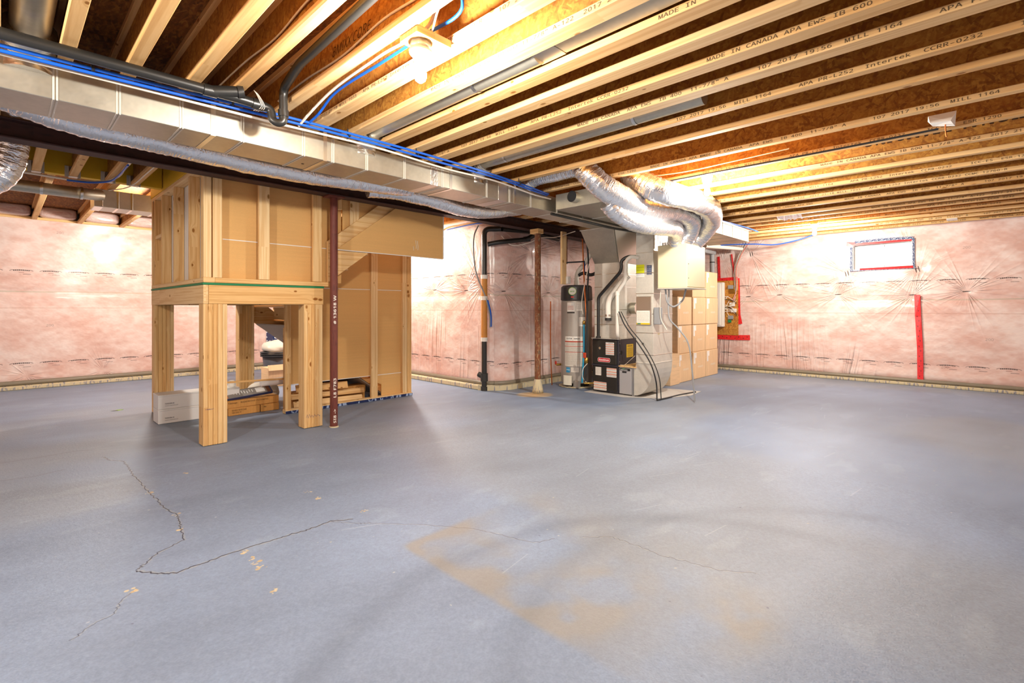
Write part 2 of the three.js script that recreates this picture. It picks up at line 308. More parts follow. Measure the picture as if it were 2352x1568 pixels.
const chips = [[1.43, 3.27], [1.43, 3.11], [1.53, 2.72], [0.86, 2.69], [0.86, 2.6], [0.86, 2.54], [0.86, 2.48], [0.69, 4.02], [0.73, 3.47], [0.7, 3.24], [0.4, 2.68], [0.82, 2.23], [0.96, 4.3]];
function slabTex(px, b0, a0, size, fine) {
  return canvasTex(px, px, (c) => {
    const im = c.createImageData(px, px), q = size / px;
    for (let j = 0; j < px; j++) for (let i = 0; i < px; i++) { const k = (j * px + i) * 4, v = SRGB(b0 + (i + 0.5) * q, a0 + size - (j + 0.5) * q, fine); im.data[k] = v[0]; im.data[k + 1] = v[1]; im.data[k + 2] = v[2]; im.data[k + 3] = 255; }
    c.putImageData(im, 0, 0);
    const X = (b) => (b - b0) / q, Y = (a) => (a0 + size - a) / q;
    cracks.forEach((pts, n) => {
      for (let pass = 0; pass < 2; pass++) {
        c.strokeStyle = pass ? 'rgba(36,38,54,0.9)' : 'rgba(206,186,150,0.22)'; c.beginPath();
        for (let s = 0; s < pts.length - 1; s++) for (let t = 0; t < 8; t++) {
          const f = t / 8, b = pts[s][0] + (pts[s + 1][0] - pts[s][0]) * f + rr(-1, 1) * 0.007, a = pts[s][1] + (pts[s + 1][1] - pts[s][1]) * f + rr(-1, 1) * 0.007;
          s + t ? c.lineTo(X(b), Y(a)) : c.moveTo(X(b), Y(a));
        }
        c.lineWidth = Math.max(0.4, (pass ? 0.0019 : 0.005) * crackW[n] / q); c.stroke();
      }
    });
    const speck = (b, a, r, col, al) => { c.fillStyle = col; c.globalAlpha = al; c.beginPath(); c.ellipse(X(b), Y(a), Math.max(0.5, r / q), Math.max(0.5, r * rr(0.4, 1) / q), rnd() * 3, 0, 7); c.fill(); c.globalAlpha = 1; };
    for (const [b, a] of chips) for (let k = 0; k < 7; k++) speck(b + rr(-1, 1) * 0.02, a + rr(-1, 1) * 0.02, rr(0.003, 0.012), k % 3 ? '#ddc698' : '#c9a978', 0.75);
    for (let k = 0; k < 900; k++) speck(rr(-1, 10), rr(-1, 10.6), rr(0.002, 0.007), ['#d6d0c4', '#c9c6cc', '#55546a', '#d2c3a4'][k % 4], rr(0.25, 0.7));
    for (let k = 0; k < 60; k++) { c.strokeStyle = 'rgba(226,226,232,0.2)'; c.lineWidth = 0.006 / q; const b = rr(1.2, 8), a = rr(0.5, 5), t = rr(-0.2, 0.5); c.beginPath(); c.moveTo(X(b), Y(a)); c.lineTo(X(b + 0.22 * Math.cos(t)), Y(a - 0.22 * Math.sin(t))); c.stroke(); }
    // spilled sand by the steel post and the pale dust round the furnace
    const g = c.createRadialGradient(X(5.3), Y(4.62), 2, X(5.3), Y(4.62), 0.28 / q); g.addColorStop(0, 'rgba(222,176,112,0.85)'); g.addColorStop(0.8, 'rgba(214,180,130,0.6)'); g.addColorStop(1, 'rgba(214,180,130,0)'); c.fillStyle = g; c.beginPath(); c.ellipse(X(5.3), Y(4.62), 0.33 / q, 0.2 / q, 0.8, 0, 7); c.fill();
  });
}
const slabBump = dataTex(1024, 1024, (u, v, o) => { const t = 128 + 70 * (vn(u * 220, v * 220, 220, 220) - 0.5) + 60 * (vn(u * 90 , v * 40, 90, 40) - 0.5) + 60 * (vn(u * 14, v * 9, 14, 9) - 0.5); o[0] = o[1] = o[2] = t; });
slabBump.repeat.set(1, 1);

// ---------------------------------------------------------------- room shell
const JB = 2.54, DECK = 2.82, B1 = 10.2, A1 = 10.65, B0 = -2.6, A0 = -2.4, JB1 = 5.1, JA1 = 5.25;

// floor: one poured slab in four sections of map, the nearest mapped finest
const floor = struct('floor');
{
  const nearT = slabTex(2048, -0.7, -0.3, 5.0, true), farT = slabTex(2048, B0 - 0.5, A0 - 0.5, 13.6, false);
  const mats = [[nearT, 5.0], [farT, 13.6]].map(([t, s]) => { const bt = slabBump.clone(); bt.repeat.set(s, s); bt.needsUpdate = true; return std({ map: t, roughness: 0.56, bumpMap: bt, bumpScale: 0.0022, ...D2 }); });
  const sect = (b0, b1, a0, a1, k) => {
    const [ob, oa, s] = k ? [B0 - 0.5, A0 - 0.5, 13.6] : [-0.7, -0.3, 5.0], g = new Geo(), uv = (b, a) => [(b - ob) / s, (a - oa) / s];
    g.quad(V(b0, 0, a0), V(b1, 0, a0), V(b1, 0, a1), V(b0, 0, a1), uv(b0, a0), uv(b1, a0), uv(b1, a1), uv(b0, a1));
    const y = -0.12; g.quad(V(b0, y, a0), V(b0, y, a1), V(b1, y, a1), V(b1, y, a0), uv(b0, a0), uv(b0, a1), uv(b1, a1), uv(b1, a0));
    for (const [p, q] of [[[b0, a0], [b1, a0]], [[b1, a0], [b1, a1]], [[b1, a1], [b0, a1]], [[b0, a1], [b0, a0]]]) g.quad(V(p[0], y, p[1]), V(q[0], y, q[1]), V(q[0], 0, q[1]), V(p[0], 0, p[1]), uv(...p), uv(...q), uv(...q), uv(...p));
    part('slab_section', g.done(), mats[k], floor);
  };
  const b2 = B1 + 0.4, a2 = A1 + 0.4;
  sect(-0.7, 4.3, -0.3, 4.7, 0); sect(B0 - 0.4, -0.7, A0 - 0.4, a2, 1); sect(-0.7, b2, A0 - 0.4, -0.3, 1); sect(-0.7, b2, 4.7, a2, 1); sect(4.3, b2, -0.3, 4.7, 1);
}

// walls: concrete, pink insulation held by a clear vapour sheet with printed rows, a footing ledge at its foot
const concrete = std({ color: rgb(176, 172, 166), roughness: 0.9, ...D2 });
const ledgeTex = dataTex(512, 64, (u, v, o) => { const n = fbm(u * 60, v * 8, 3), p = 0.55 * sm(0.6, 0.72, n); o[0] = 206 - 120 * p; o[1] = 194 - 100 * p; o[2] = 160 - 20 * p; }, true);
const ledgeMat = std({ map: ledgeTex, roughness: 0.85, ...D2 });
const sheetMat = std({ color: rgb(132, 124, 108), roughness: 0.4, ...D2 });
function sheet(L, Hh, opt) {
  const { folds = [], drapes = [], rows = [], seam = 1.38, lap = 1.15, marks = [], k0 = 0 } = opt;
  const coarse = (u, v) => 0.020 * (fbm(u * 1.1 + k0, v * 1.3 + k0, 3) - 0.5) + 0.012 * (fbm(u * 4 + k0, v * 4, 2) - 0.5) - 0.016 * Math.exp(-Math.pow((v - seam - 0.015 * (vn(u * 3 + k0, 4) - .5)) / 0.035, 2)) - folds.reduce((s, f) => s + 0.018 * Math.exp(-Math.pow(Math.hypot(u - f[0], v - f[1]) / 0.09, 2)), 0);
  const fine = (u, v) => {
    let h = 0.005 * fbm(u * 7 + k0, v * 9, 3) + 0.0012 * vn(u * 40, v * 60);
    for (const [fu, fv, R, n] of folds) { const dx = u - fu, dy = v - fv, r = Math.hypot(dx, dy); if (r > R * 3.2) continue; const th = Math.atan2(dy, dx) / 6.2832 + 0.5, w = Math.abs(Math.sin((th * n + 1.3 * vn(th * n * 0.7 + fu * 9, fu * 5)) * Math.PI)); h += 0.012 * Math.exp(-r / R) * sm(0.0, 0.08, r) * Math.pow(1 - w, 2) * (0.15 + 1.2 * sm(0.35, 0.7, vn(th * n * 0.45 + fv * 31, 3))) * (0.5 + vn(th * n + 7, r * 9)); }
    for (const [u0, u1, top, per] of drapes) { if (u < u0 || u > u1 || v > top) continue; const env = sm(0, 0.25, (u - u0)) * sm(0, 0.25, (u1 - u)) * sm(0.0, 0.5, top - v), q = u + 0.22 * (fbm(u * 1.3 + k0, v * 0.9, 2) - 0.5) * (1.2 - v), w = Math.abs(Math.sin((q / per + 2.6 * fbm(q * 3.1 + k0, v * 0.5, 2)) * Math.PI)), w2 = Math.abs(Math.sin((q / per * 2.3 + 2 * fbm(q * 5 + k0, v * 0.8 + 4, 2)) * Math.PI)); h += env * (0.013 * sm(0.35, 0.75, vn(q * 3.3 + k0, v * 1.1)) * Math.pow(1 - w, 2.2) + 0.006 * sm(0.4, 0.7, vn(q * 4.7 + k0 + 30, v * 1.6)) * Math.pow(1 - w2, 2.2)); }
    return h;
  };
  const pw = Math.min(2048, Math.round(L * 300)), ph = Math.round(pw * Hh / L);
  const map = canvasTex(pw, ph, (c) => {
    const im = c.createImageData(pw, ph);
    for (let j = 0; j < ph; j++) for (let i = 0; i < pw; i++) {
      const u = (i + 0.5) / pw * L, v = (1 - (j + 0.5) / ph) * Hh, n = fbm(u * 2.4 + k0 + 0.5 * v, v * 5.2 + k0, 4), m = fbm(u * 12 + k0, v * 20, 3), w = fbm(u * 0.7 + k0, v * 0.8, 2), t = cl(0.5 + 1.5 * (n - 0.5) + 1.0 * (m - 0.5) + 0.4 * (w - 0.5)), k = (j * pw + i) * 4;
      im.data[k] = 214 + 20 * t; im.data[k + 1] = 174 + 42 * t; im.data[k + 2] = 163 + 47 * t; im.data[k + 3] = 255;
    }
    c.putImageData(im, 0, 0);
    const X = (u) => u / L * pw, Y = (v) => (1 - v / Hh) * ph, q = pw / L;
    c.strokeStyle = 'rgba(180,172,152,0.55)'; c.lineWidth = 0.022 * q; c.beginPath(); for (let u = 0; u <= L; u += 0.1) { const y = Y(seam + 0.012 * (vn(u * 3 + k0, 4) - .5)); u ? c.lineTo(X(u), y) : c.moveTo(X(u), y); } c.stroke();
    c.strokeStyle = 'rgba(176,128,112,0.6)'; c.lineWidth = 0.006 * q; c.beginPath(); c.moveTo(0, Y(lap)); c.lineTo(pw, Y(lap + 0.01)); c.stroke();
    for (const [row, step] of rows) for (let u = 0.06; u < L; u += step) {       // the sheet maker's arched print
      c.strokeStyle = 'rgba(40,30,28,0.85)'; c.lineCap = 'butt';
      const x0 = X(u), x1 = X(u + step * 0.78), y = Y(row), s = 0.0125 * q;
      c.lineWidth = s * 1.25; c.setLineDash([s * 1.1, s * 0.35, s * 1.5, s * 0.4]); c.beginPath(); c.moveTo(x0 + s * 3, y); c.quadraticCurveTo((x0 + x1) / 2, y - s * 0.9, x1 - s * 3, y); c.stroke(); c.setLineDash([]);
      c.lineWidth = s * 0.35; c.beginPath(); c.moveTo(x0, y + s * 0.7); c.quadraticCurveTo(x0 + s, y - s * 0.5, x0 + s * 3, y - s * 0.5); c.moveTo(x1, y + s * 0.7); c.quadraticCurveTo(x1 - s, y - s * 0.5, x1 - s * 3, y - s * 0.5); c.stroke();
      c.lineWidth = s * 0.6; c.strokeStyle = 'rgba(120,60,50,0.8)'; c.setLineDash([s * 0.8, s * 0.3]); c.beginPath(); c.moveTo(x0 + s * 8, y + s * 2.2); c.lineTo(x1 - s * 8, y + s * 2.2); c.stroke();
      c.strokeStyle = 'rgba(60,48,44,0.7)'; c.beginPath(); c.moveTo(x1 - s * 9, y + s * 4.4); c.lineTo(x1 - s * 2, y + s * 4.4); c.stroke(); c.setLineDash([]);
    }
    c.font = Math.round(0.055 * q) + 'px sans-serif'; c.fillStyle = 'rgba(80,70,66,0.4)'; c.strokeStyle = c.fillStyle;
    for (const [u, v, s] of marks) c.fillText(s, X(u), Y(v));
    c.fillStyle = 'rgba(28,20,18,0.95)'; for (const [fu, fv, , , slit] of folds) if (slit) { c.save(); c.translate(X(fu), Y(fv)); c.rotate(slit > 1 ? 1.35 : -0.05); const s = 0.05 * q; for (const o of slit > 1 ? [-0.014, 0.014] : [0]) { c.beginPath(); c.ellipse(0, o * q * 1.4, s, 0.007 * q, 0, 0, 7); c.fill(); } c.restore(); }
  });
  const bw = Math.min(2048, Math.round(L * 230)), bh = Math.round(bw * Hh / L), buf = new Float32Array(bw * bh); let lo = 1e9, hi = -1e9;
  for (let j = 0; j < bh; j++) for (let i = 0; i < bw; i++) { const h = fine((i + 0.5) / bw * L, (j + 0.5) / bh * Hh); buf[j * bw + i] = h; if (h < lo) lo = h; if (h > hi) hi = h; }
  const bump = dataTex(bw, bh, (u, v, o) => { o[0] = o[1] = o[2] = 255 * (buf[Math.floor(v * bh) * bw + Math.floor(u * bw)] - lo) / (hi - lo); });
  const mat = phy({ map, bumpMap: bump, bumpScale: (hi - lo) * 1.0, roughness: 0.42, clearcoat: 0.7, clearcoatRoughness: 0.17, ...D2 });
  return { mat, coarse };
}
// at(u, v, d): point u along, v up, d out of the wall into the room; hole in u, v; the foot rolls in a little
function skin(L, Hh, sh, at, hole) {
  const us = [], vs = [], N = Math.round(L / 0.05), M = Math.round(Hh / 0.05);
  for (let i = 0; i <= N; i++) us.push(i / N * L); for (let j = 0; j <= M; j++) vs.push(0.07 + j / M * (Hh - 0.07));
  if (hole) { us.push(hole[0], hole[1]); vs.push(hole[2], hole[3]); us.sort((a, b) => a - b); vs.sort((a, b) => a - b); }
  const g = new Geo(), pt = (u, v) => { const near = hole ? sm(0, 0.15, Math.max(hole[0] - u, u - hole[1], hole[2] - v, v - hole[3])) : 1; return at(u, v, sh.coarse(u, v) * near + 0.012 * Math.exp(-Math.pow((v - 0.14) / 0.1, 2)) - 0.03 * (1 - sm(0.07, 0.13, v))); };
  const pos = [], uv = [], idx = [], n = us.length;
  for (const v of vs) for (const u of us) { const p = pt(u, v); pos.push(p.x, p.y, p.z); uv.push(u / L, v / Hh); }
  for (let j = 0; j < vs.length - 1; j++) for (let i = 0; i < n - 1; i++) {
    const cu = (us[i] + us[i + 1]) / 2, cv = (vs[j] + vs[j + 1]) / 2; if (hole && cu > hole[0] && cu < hole[1] && cv > hole[2] && cv < hole[3]) continue;
    const a = j * n + i; idx.push(a, a + 1, a + n + 1, a, a + n + 1, a + n);
  }
  const q = new THREE.BufferGeometry(); q.setAttribute('position', new THREE.Float32BufferAttribute(pos, 3)); q.setAttribute('uv', new THREE.Float32BufferAttribute(uv, 2)); q.setIndex(idx); q.computeVertexNormals(); return q;
}
const WIN = { a0: 0.806, a1: 1.596, y0: 1.905, y1: 2.345 };
const wallRight = struct('wall_right'), wallFar = struct('wall_far'), wallJogSide = struct('wall_jog_side'), wallJogFront = struct('wall_jog_front'), wallLeft = struct('wall_left'), wallBack = struct('wall_back');
{
  const Hh = 2.62;
  { // the wall with the window; u runs from the far corner towards the camera
    const top = JA1, L = top - A0, U = (a) => top - a;
    const sh = sheet(L, Hh, {
      k0: 3, rows: [[1.68, 0.335], [0.345, 0.335]], seam: 1.375, lap: 1.15,
      folds: [[U(3.315), 1.47, 0.22, 30, 1], [U(2.753), 1.494, 0.2, 26, 1], [U(1.812), 1.483, 0.35, 30, 1], [U(0.795), 1.455, 0.3, 34, 1], [U(0.155), 1.496, 0.3, 34, 1], [U(3.259), 2.308, 0.5, 44, 2], [U(1.684), 1.844, 0.3, 52, 2], [U(0.735), 1.867, 0.3, 56, 2], [U(3.8), 2.2, 0.3, 30, 0]],
      drapes: [[U(4.2), U(1.1), 1.2, 0.16], [U(3.0), U(1.4), 0.8, 0.09]], marks: [[U(2.9), 2.05, '200'], [U(0.2), 2.15, '200'], [U(1.4), 1.5, '200'], [U(2.1), 0.9, '200'], [U(-0.05), 0.75, '200'], [U(0.45), 0.3, '200'], [U(3.1), 0.9, '200']],
    });
    const hole = [U(WIN.a1), U(WIN.a0), WIN.y0, WIN.y1];
    part('vapour_barrier', skin(L, Hh, sh, (u, v, d) => V(B1 - d, v, top - u), hole), sh.mat, wallRight);
    const x0 = B1 + 0.12, x1 = B1 + 0.34;   // poured wall in four pieces round the window
    part('concrete_wall', merge([bx(x0, x1, -0.1, 1.9, A0 - 0.3, JA1 + 0.4, 0), bx(x0, x1, 1.9, WIN.y1, A0 - 0.3, WIN.a0 - 0.02, 0), bx(x0, x1, 1.9, WIN.y1, WIN.a1 + 0.02, JA1 + 0.4, 0), bx(x0, x1, WIN.y1, DECK + 0.2, A0 - 0.3, JA1 + 0.4, 0)]), concrete, wallRight);
    part('window_reveal', merge([bx(B1 - 0.005, x0, WIN.y0 - 0.02, WIN.y0, WIN.a0 - 0.02, WIN.a1 + 0.02, 0), bx(B1 - 0.005, x0, WIN.y1, WIN.y1 + 0.02, WIN.a0 - 0.02, WIN.a1 + 0.02, 0), bx(B1 - 0.005, x0, WIN.y0, WIN.y1, WIN.a0 - 0.02, WIN.a0, 0), bx(B1 - 0.005, x0, WIN.y0, WIN.y1, WIN.a1, WIN.a1 + 0.02, 0)]), vinyl, wallRight);
    part('footing_ledge', bx(B1 - 0.10, B1 + 0.13, 0, 0.045, A0, JA1, 0.008), ledgeMat, wallRight);
    part('sheet_foot', sweep([V(B1 - 0.02, 0.075, A0), V(B1 - 0.02, 0.075, JA1)], 0.03, 10), sheetMat, wallRight);
    const strip = (name, mat, pts, w) => { const g = new Geo(); let s = 0; for (let i = 0; i < pts.length - 1; i++) { const [a, y] = pts[i], [c, z] = pts[i + 1], dx = c - a, dy = z - y, l = Math.hypot(dx, dy), n = [-dy / l * w / 2, dx / l * w / 2], j = () => rr(-0.006, 0.006), d = B1 - 0.022; const P = [V(d + j(), y - n[1], a - n[0]), V(d + j(), z - n[1], c - n[0]), V(d + j(), z + n[1], c + n[0]), V(d + j(), y + n[1], a + n[0])]; g.quad(...P, [s / 0.16, 0], [(s + l) / 0.16, 0], [(s + l) / 0.16, 1], [s / 0.16, 1]); s += l; } part(name, g.done(), mat, wallRight); };
    strip('red_tape', redTape, [[0.735, 1.455], [0.725, 1.1], [0.70, 0.6], [0.695, 0.05]], 0.075);
    strip('red_tape', redTape, [[3.9, 1.812], [3.5, 1.828]], 0.085); strip('red_tape', redTape, [[3.51, 1.84], [3.5, 1.4], [3.49, 1.05]], 0.085);
    strip('red_tape', redTape, [[3.53, 1.1], [3.49, 0.92]], 0.16); strip('red_tape', redTape, [[3.9, 0.66], [3.55, 0.655], [3.27, 0.665]], 0.1);
    strip('red_tape', redTape, [[3.88, 2.3], [3.86, 1.82]], 0.05); strip('red_tape', redTape, [[3.62, 2.33], [3.56, 1.86]], 0.025);
    const e = 0.03;
    strip('red_tape', redTape, [[WIN.a1 + 0.09, WIN.y1 + 0.01], [WIN.a1 - 0.03, WIN.y1 - 0.005]], 0.07); strip('red_tape', redTape, [[WIN.a1, WIN.y1 - 0.01], [WIN.a0, WIN.y1 + 0.0]], 0.035); strip('red_tape', redTape, [[WIN.a1 - 0.1, WIN.y0 - 0.004], [WIN.a0 - 0.02, WIN.y0 + 0.006]], 0.04);
    strip('blue_tape', blueWrap, [[WIN.a1 - 0.02, WIN.y1 + e], [1.2, WIN.y1 + e + 0.012], [WIN.a0 - 0.02, WIN.y1 + e + 0.002]], 0.045);
    strip('blue_tape', blueWrap, [[WIN.a1 + e * 0.7, WIN.y1 - 0.05], [WIN.a1 + e * 0.8, WIN.y0 - 0.03]], 0.035); strip('blue_tape', blueWrap, [[WIN.a0 - e * 0.8, WIN.y1 + 0.03], [WIN.a0 - e * 0.9, WIN.y0 - 0.02]], 0.03);
    strip('blue_tape', blueWrap, [[WIN.a1 + 0.02, WIN.y0 - 0.022], [WIN.a0 - 0.06, WIN.y0 - 0.016]], 0.016);
  }
  { // far wall behind the stairs; u runs with b
    const b0 = B0, L = JB1 - b0, sh = sheet(L, Hh, { k0: 41, rows: [[1.82, 0.33], [0.39, 0.33]], seam: 1.50, lap: 1.24, folds: [[1.2 - b0, 0.2, 0.14, 26, 0], [0.28 - b0, 0.2, 0.14, 20, 0], [2.95 - b0, 1.6, 0.3, 30, 1], [2.2 - b0, 1.56, 0.25, 30, 0]], drapes: [[2.7 - b0, 4.6 - b0, 1.6, 0.14]], marks: [[0.62 - b0, 2.43, '200'], [1.48 - b0, 2.43, '200'], [1.9 - b0, 1.0, '200'], [0.5 - b0, 0.95, '200']] });
    part('vapour_barrier', skin(L, Hh, sh, (u, v, d) => V(b0 + u, v, A1 - d)), sh.mat, wallFar);
    part('concrete_wall', bx(B0 - 0.3, JB1 + 0.36, -0.1, DECK + 0.2, A1 + 0.1, A1 + 0.34, 0), concrete, wallFar);
    part('footing_ledge', bx(B0, JB1, 0, 0.06, A1 - 0.14, A1 + 0.13, 0.01), ledgeMat, wallFar); part('sheet_foot', sweep([V(B0, 0.095, A1 - 0.02), V(JB1, 0.095, A1 - 0.02)], 0.036, 10), sheetMat, wallFar);
    for (const [p, q] of [[-0.1, 0.335], [0.405, 0.865], [0.935, 1.405], [1.475, 1.935], [2.005, 2.475]]) { const g = new THREE.SphereGeometry(1, 20, 12), s = g.attributes.position; for (let i = 0; i < s.count; i++) { const k = 1 + 0.25 * (fbm(s.getX(i) * 2 + p * 7 + 9, s.getY(i) * 2 + s.getZ(i) + 5, 3) - 0.5), f = (v) => Math.sign(v) * Math.pow(Math.abs(v), 0.45); s.setXYZ(i, (p + q) / 2 + f(s.getX(i)) * (q - p) / 2 * 0.98, 2.74 + f(s.getY(i)) * 0.085, -(A1 - 0.06) + f(s.getZ(i)) * 0.10 * k); } g.computeVertexNormals(); part('insulation_batt', g.toNonIndexed(), sh.mat, wallFar); }
    part('sill_plate', bx(B0, JB1, Hh, Hh + 0.04, A1 - 0.02, A1 + 0.13), lumberMats[0], wallFar);
  }
  { // jog: side face and front face of the wall that steps into the room, its corner rounded by the insulation
    const R = 0.36, corner = (q, d, v) => V(JB1 + R - (R + d) * Math.cos(q), v, JA1 + R - (R + d) * Math.sin(q)), L1 = A1 - JA1, sh1 = sheet(L1, Hh, { k0: 77, rows: [[1.765, 0.32], [0.42, 0.32]], seam: 1.45, lap: 1.2, folds: [[A1 - 5.9, 1.52, 0.25, 30, 1], [A1 - 6.7, 1.55, 0.2, 30, 1], [A1 - 5.5, 1.6, 0.3, 30, 0]], drapes: [[L1 - 2.6, L1, 1.3, 0.2]] });
    part('vapour_barrier', skin(L1, Hh, sh1, (u, v, d) => u > L1 - R ? corner((u - L1 + R) / R * Math.PI / 4, d, v) : V(JB1 - d, v, A1 - u)), sh1.mat, wallJogSide);
    const L2 = B1 - JB1, sh2 = sheet(L2, Hh, { k0: 113, rows: [[1.77, 0.32], [0.385, 0.32]], seam: 1.44, lap: 1.2, folds: [[0.2, 1.5, 0.3, 30, 1], [0.85, 2.15, 0.5, 50, 0], [1.7, 2.3, 0.5, 44, 0], [1.3, 1.5, 0.2, 24, 1]], drapes: [[0.7, 1.7, 1.6, 0.24]], marks: [[0.4, 2.1, '200']] });
    part('vapour_barrier', skin(L2, Hh, sh2, (u, v, d) => u < R ? corner((1 + u / R) * Math.PI / 4, d, v) : V(JB1 + u, v, JA1 - d)), sh2.mat, wallJogFront);
    part('concrete_wall', bx(JB1 + 0.12, JB1 + 0.36, -0.1, DECK + 0.2, JA1 + 0.36, A1 + 0.34, 0), concrete, wallJogSide); part('concrete_wall', bx(JB1 + 0.36, B1 + 0.34, -0.1, DECK + 0.2, JA1 + 0.12, JA1 + 0.36, 0), concrete, wallJogFront);
    part('footing_ledge', bx(JB1 - 0.1, JB1 + 0.12, 0, 0.075, JA1 + 0.24, A1, 0.012), ledgeMat, wallJogSide); part('footing_ledge', prism([[JB1 + 0.27, JA1 - 0.1], [B1, JA1 - 0.1], [B1, JA1 + 0.12], [JB1 + 0.12, JA1 + 0.3], [JB1 - 0.1, JA1 + 0.25], [JB1 - 0.06, JA1 + 0.12], [JB1 + 0.08, JA1 - 0.02]], 0, 0.075, (x, y, d) => V(x, d, y)), ledgeMat, wallJogFront);
    part('sheet_foot', sweep([V(JB1 - 0.01, 0.10, A1), V(JB1 - 0.01, 0.10, JA1 + 0.36), ...[9, 18, 27, 36, 45].map((q) => corner(q * Math.PI / 180, 0.01, 0.10))], 0.032, 10), sheetMat, wallJogSide); part('sheet_foot', sweep([...[45, 54, 63, 72, 81].map((q) => corner(q * Math.PI / 180, 0.01, 0.10)), V(JB1 + 0.36, 0.10, JA1 - 0.01), V(B1, 0.10, JA1 - 0.01)], 0.032, 10), sheetMat, wallJogFront);
  }
  for (const [o, g] of [[wallLeft, bx(B0 - 0.3, B0, -0.1, DECK + 0.2, A0 - 0.3, A1 + 0.34, 0)], [wallBack, bx(B0 - 0.3, B1 + 0.34, -0.1, DECK + 0.2, A0 - 0.3, A0, 0)]]) part('insulated_wall', g, std({ color: rgb(226, 206, 196), roughness: 0.5, ...D2 }), o);
}

// window: white vinyl slider in the wall, a corrugated steel well outside
{
  const w = struct('window_1'), x = B1 + 0.12, { a0, a1, y0, y1 } = WIN, am = 1.2, f = 0.035;
  part('window_frame', merge([bx(x, x + 0.08, y0, y0 + f, a0, a1), bx(x, x + 0.08, y1 - f, y1, a0, a1), bx(x, x + 0.08, y0 + f, y1 - f, a0, a0 + f), bx(x, x + 0.08, y0 + f, y1 - f, a1 - f, a1)]), vinyl, w);
  for (const [p, q, d] of [[a0 + f, am + 0.02, 0.045], [am - 0.02, a1 - f, 0.015]]) {
    const s = 0.03, sash = part('window_sash', merge([bx(x + d, x + d + 0.025, y0 + f, y0 + f + s, p, q), bx(x + d, x + d + 0.025, y1 - f - s, y1 - f, p, q), bx(x + d, x + d + 0.025, y0 + f + s, y1 - f - s, p, p + s), bx(x + d, x + d + 0.025, y0 + f + s, y1 - f - s, q - s, q)]), vinyl, w);
    part('window_pane', bx(x + d + 0.01, x + d + 0.014, y0 + f + s, y1 - f - s, p + s, q - s, 0), glassMat, sash);
  }
  const outside = struct('ground_outside');
  part('gravel', bx(B1 + 0.34, B1 + 1.3, 1.6, 1.72, 0.2, 2.2, 0), std({ color: rgb(226, 226, 224), roughness: 1, ...D2 }), outside);
  const well = thing('window_well', 'corrugated steel well outside the small basement window', 'window well', [B1 + 0.75, 1.72, 1.2]);
  const n = 48, rows = 40, pos = [], idx = [];
  for (let j = 0; j <= rows; j++) for (let i = 0; i <= n; i++) { const th = (i / n - 0.5) * Math.PI, y = 1.72 + j / rows * 0.95, r = 0.005 * Math.sin(j / rows * 9 * 6.283); const p = V(B1 + 0.345 + Math.cos(th) * (0.75 + r), y, 1.2 + Math.sin(th) * (0.72 + r)); pos.push(p.x, p.y, p.z); }
  for (let j = 0; j < rows; j++) for (let i = 0; i < n; i++) { const a = j * (n + 1) + i; idx.push(a, a + 1, a + n + 2, a, a + n + 2, a + n + 1); }
  const g = new THREE.BufferGeometry(); g.setAttribute('position', new THREE.Float32BufferAttribute(pos, 3)); g.setAttribute('uv', new THREE.Float32BufferAttribute(pos.map((_, i) => 0).slice(0, pos.length / 3 * 2), 2)); g.setIndex(idx); g.computeVertexNormals();
  part('well_wall', g, std({ color: rgb(236, 240, 244), metalness: 0.1, roughness: 0.5, ...D2 }), well);
}

// ceiling: deck with its sheets of strand board
{
  const c = struct('ceiling');
  part('ceiling_deck', bx(B0 - 0.3, B1 + 0.34, DECK + 0.022, DECK + 0.2, A0 - 0.3, A1 + 0.34, 0), concrete, c);
  let r = 0;
  for (let a = A0; a < A1; a += 1.22, r++) for (let b = B0 - (r % 2) * 1.22; b < B1; b += 2.44) part('subfloor_panel', bx(Math.max(B0, b) + 0.0015, Math.min(B1, b + 2.44) - 0.0015, DECK, DECK + 0.02, a + 0.0015, Math.min(A1, a + 1.22) - 0.0015, 0.001), deckMat, c);
}

// ---------------------------------------------------------------- joists, beam, posts
const ORD = 'first second third fourth fifth sixth seventh eighth ninth tenth eleventh twelfth thirteenth fourteenth fifteenth sixteenth seventeenth eighteenth nineteenth twentieth twenty-first twenty-second twenty-third twenty-fourth twenty-fifth twenty-sixth twenty-seventh twenty-eighth twenty-ninth thirtieth thirty-first thirty-second thirty-third'.split(' ');
const printMat = (w, h, draw, o = {}) => { const t = canvasTex(w, h, (c) => { c.clearRect(0, 0, w, h); draw(c, w, h); }); return std({ map: t, transparent: true, roughness: 0.8, ...o, ...D2 }); };
const stampText = ['MADE IN CANADA  APA EWS  IB 400  11-7/8" A      107 2017 19:56  MILL 1164     APA PR-L252  Intertek CCRR-0232', '107 2017 19:56  MILL 1164      APA PR-L252  Intertek  CCRR-0232     ICC-ES  ESR-1290      MADE IN CANADA APA EWS', 'MADE IN CANADA APA EWS IB 600 11-7/8" A-122  2017 21:18 MILL 1033   APA PR-L252 Intertek CCRR-0232 CCMC 12760-R'];
const stamps = stampText.map((s) => printMat(2048, 32, (c, w, h) => { c.fillStyle = 'rgba(34,28,28,0.66)'; c.font = 'bold 27px monospace'; c.save(); const k = (w - 20) / c.measureText(s).width; c.scale(k, 1); c.fillText(s, 8 / k, 26); c.restore(); }));
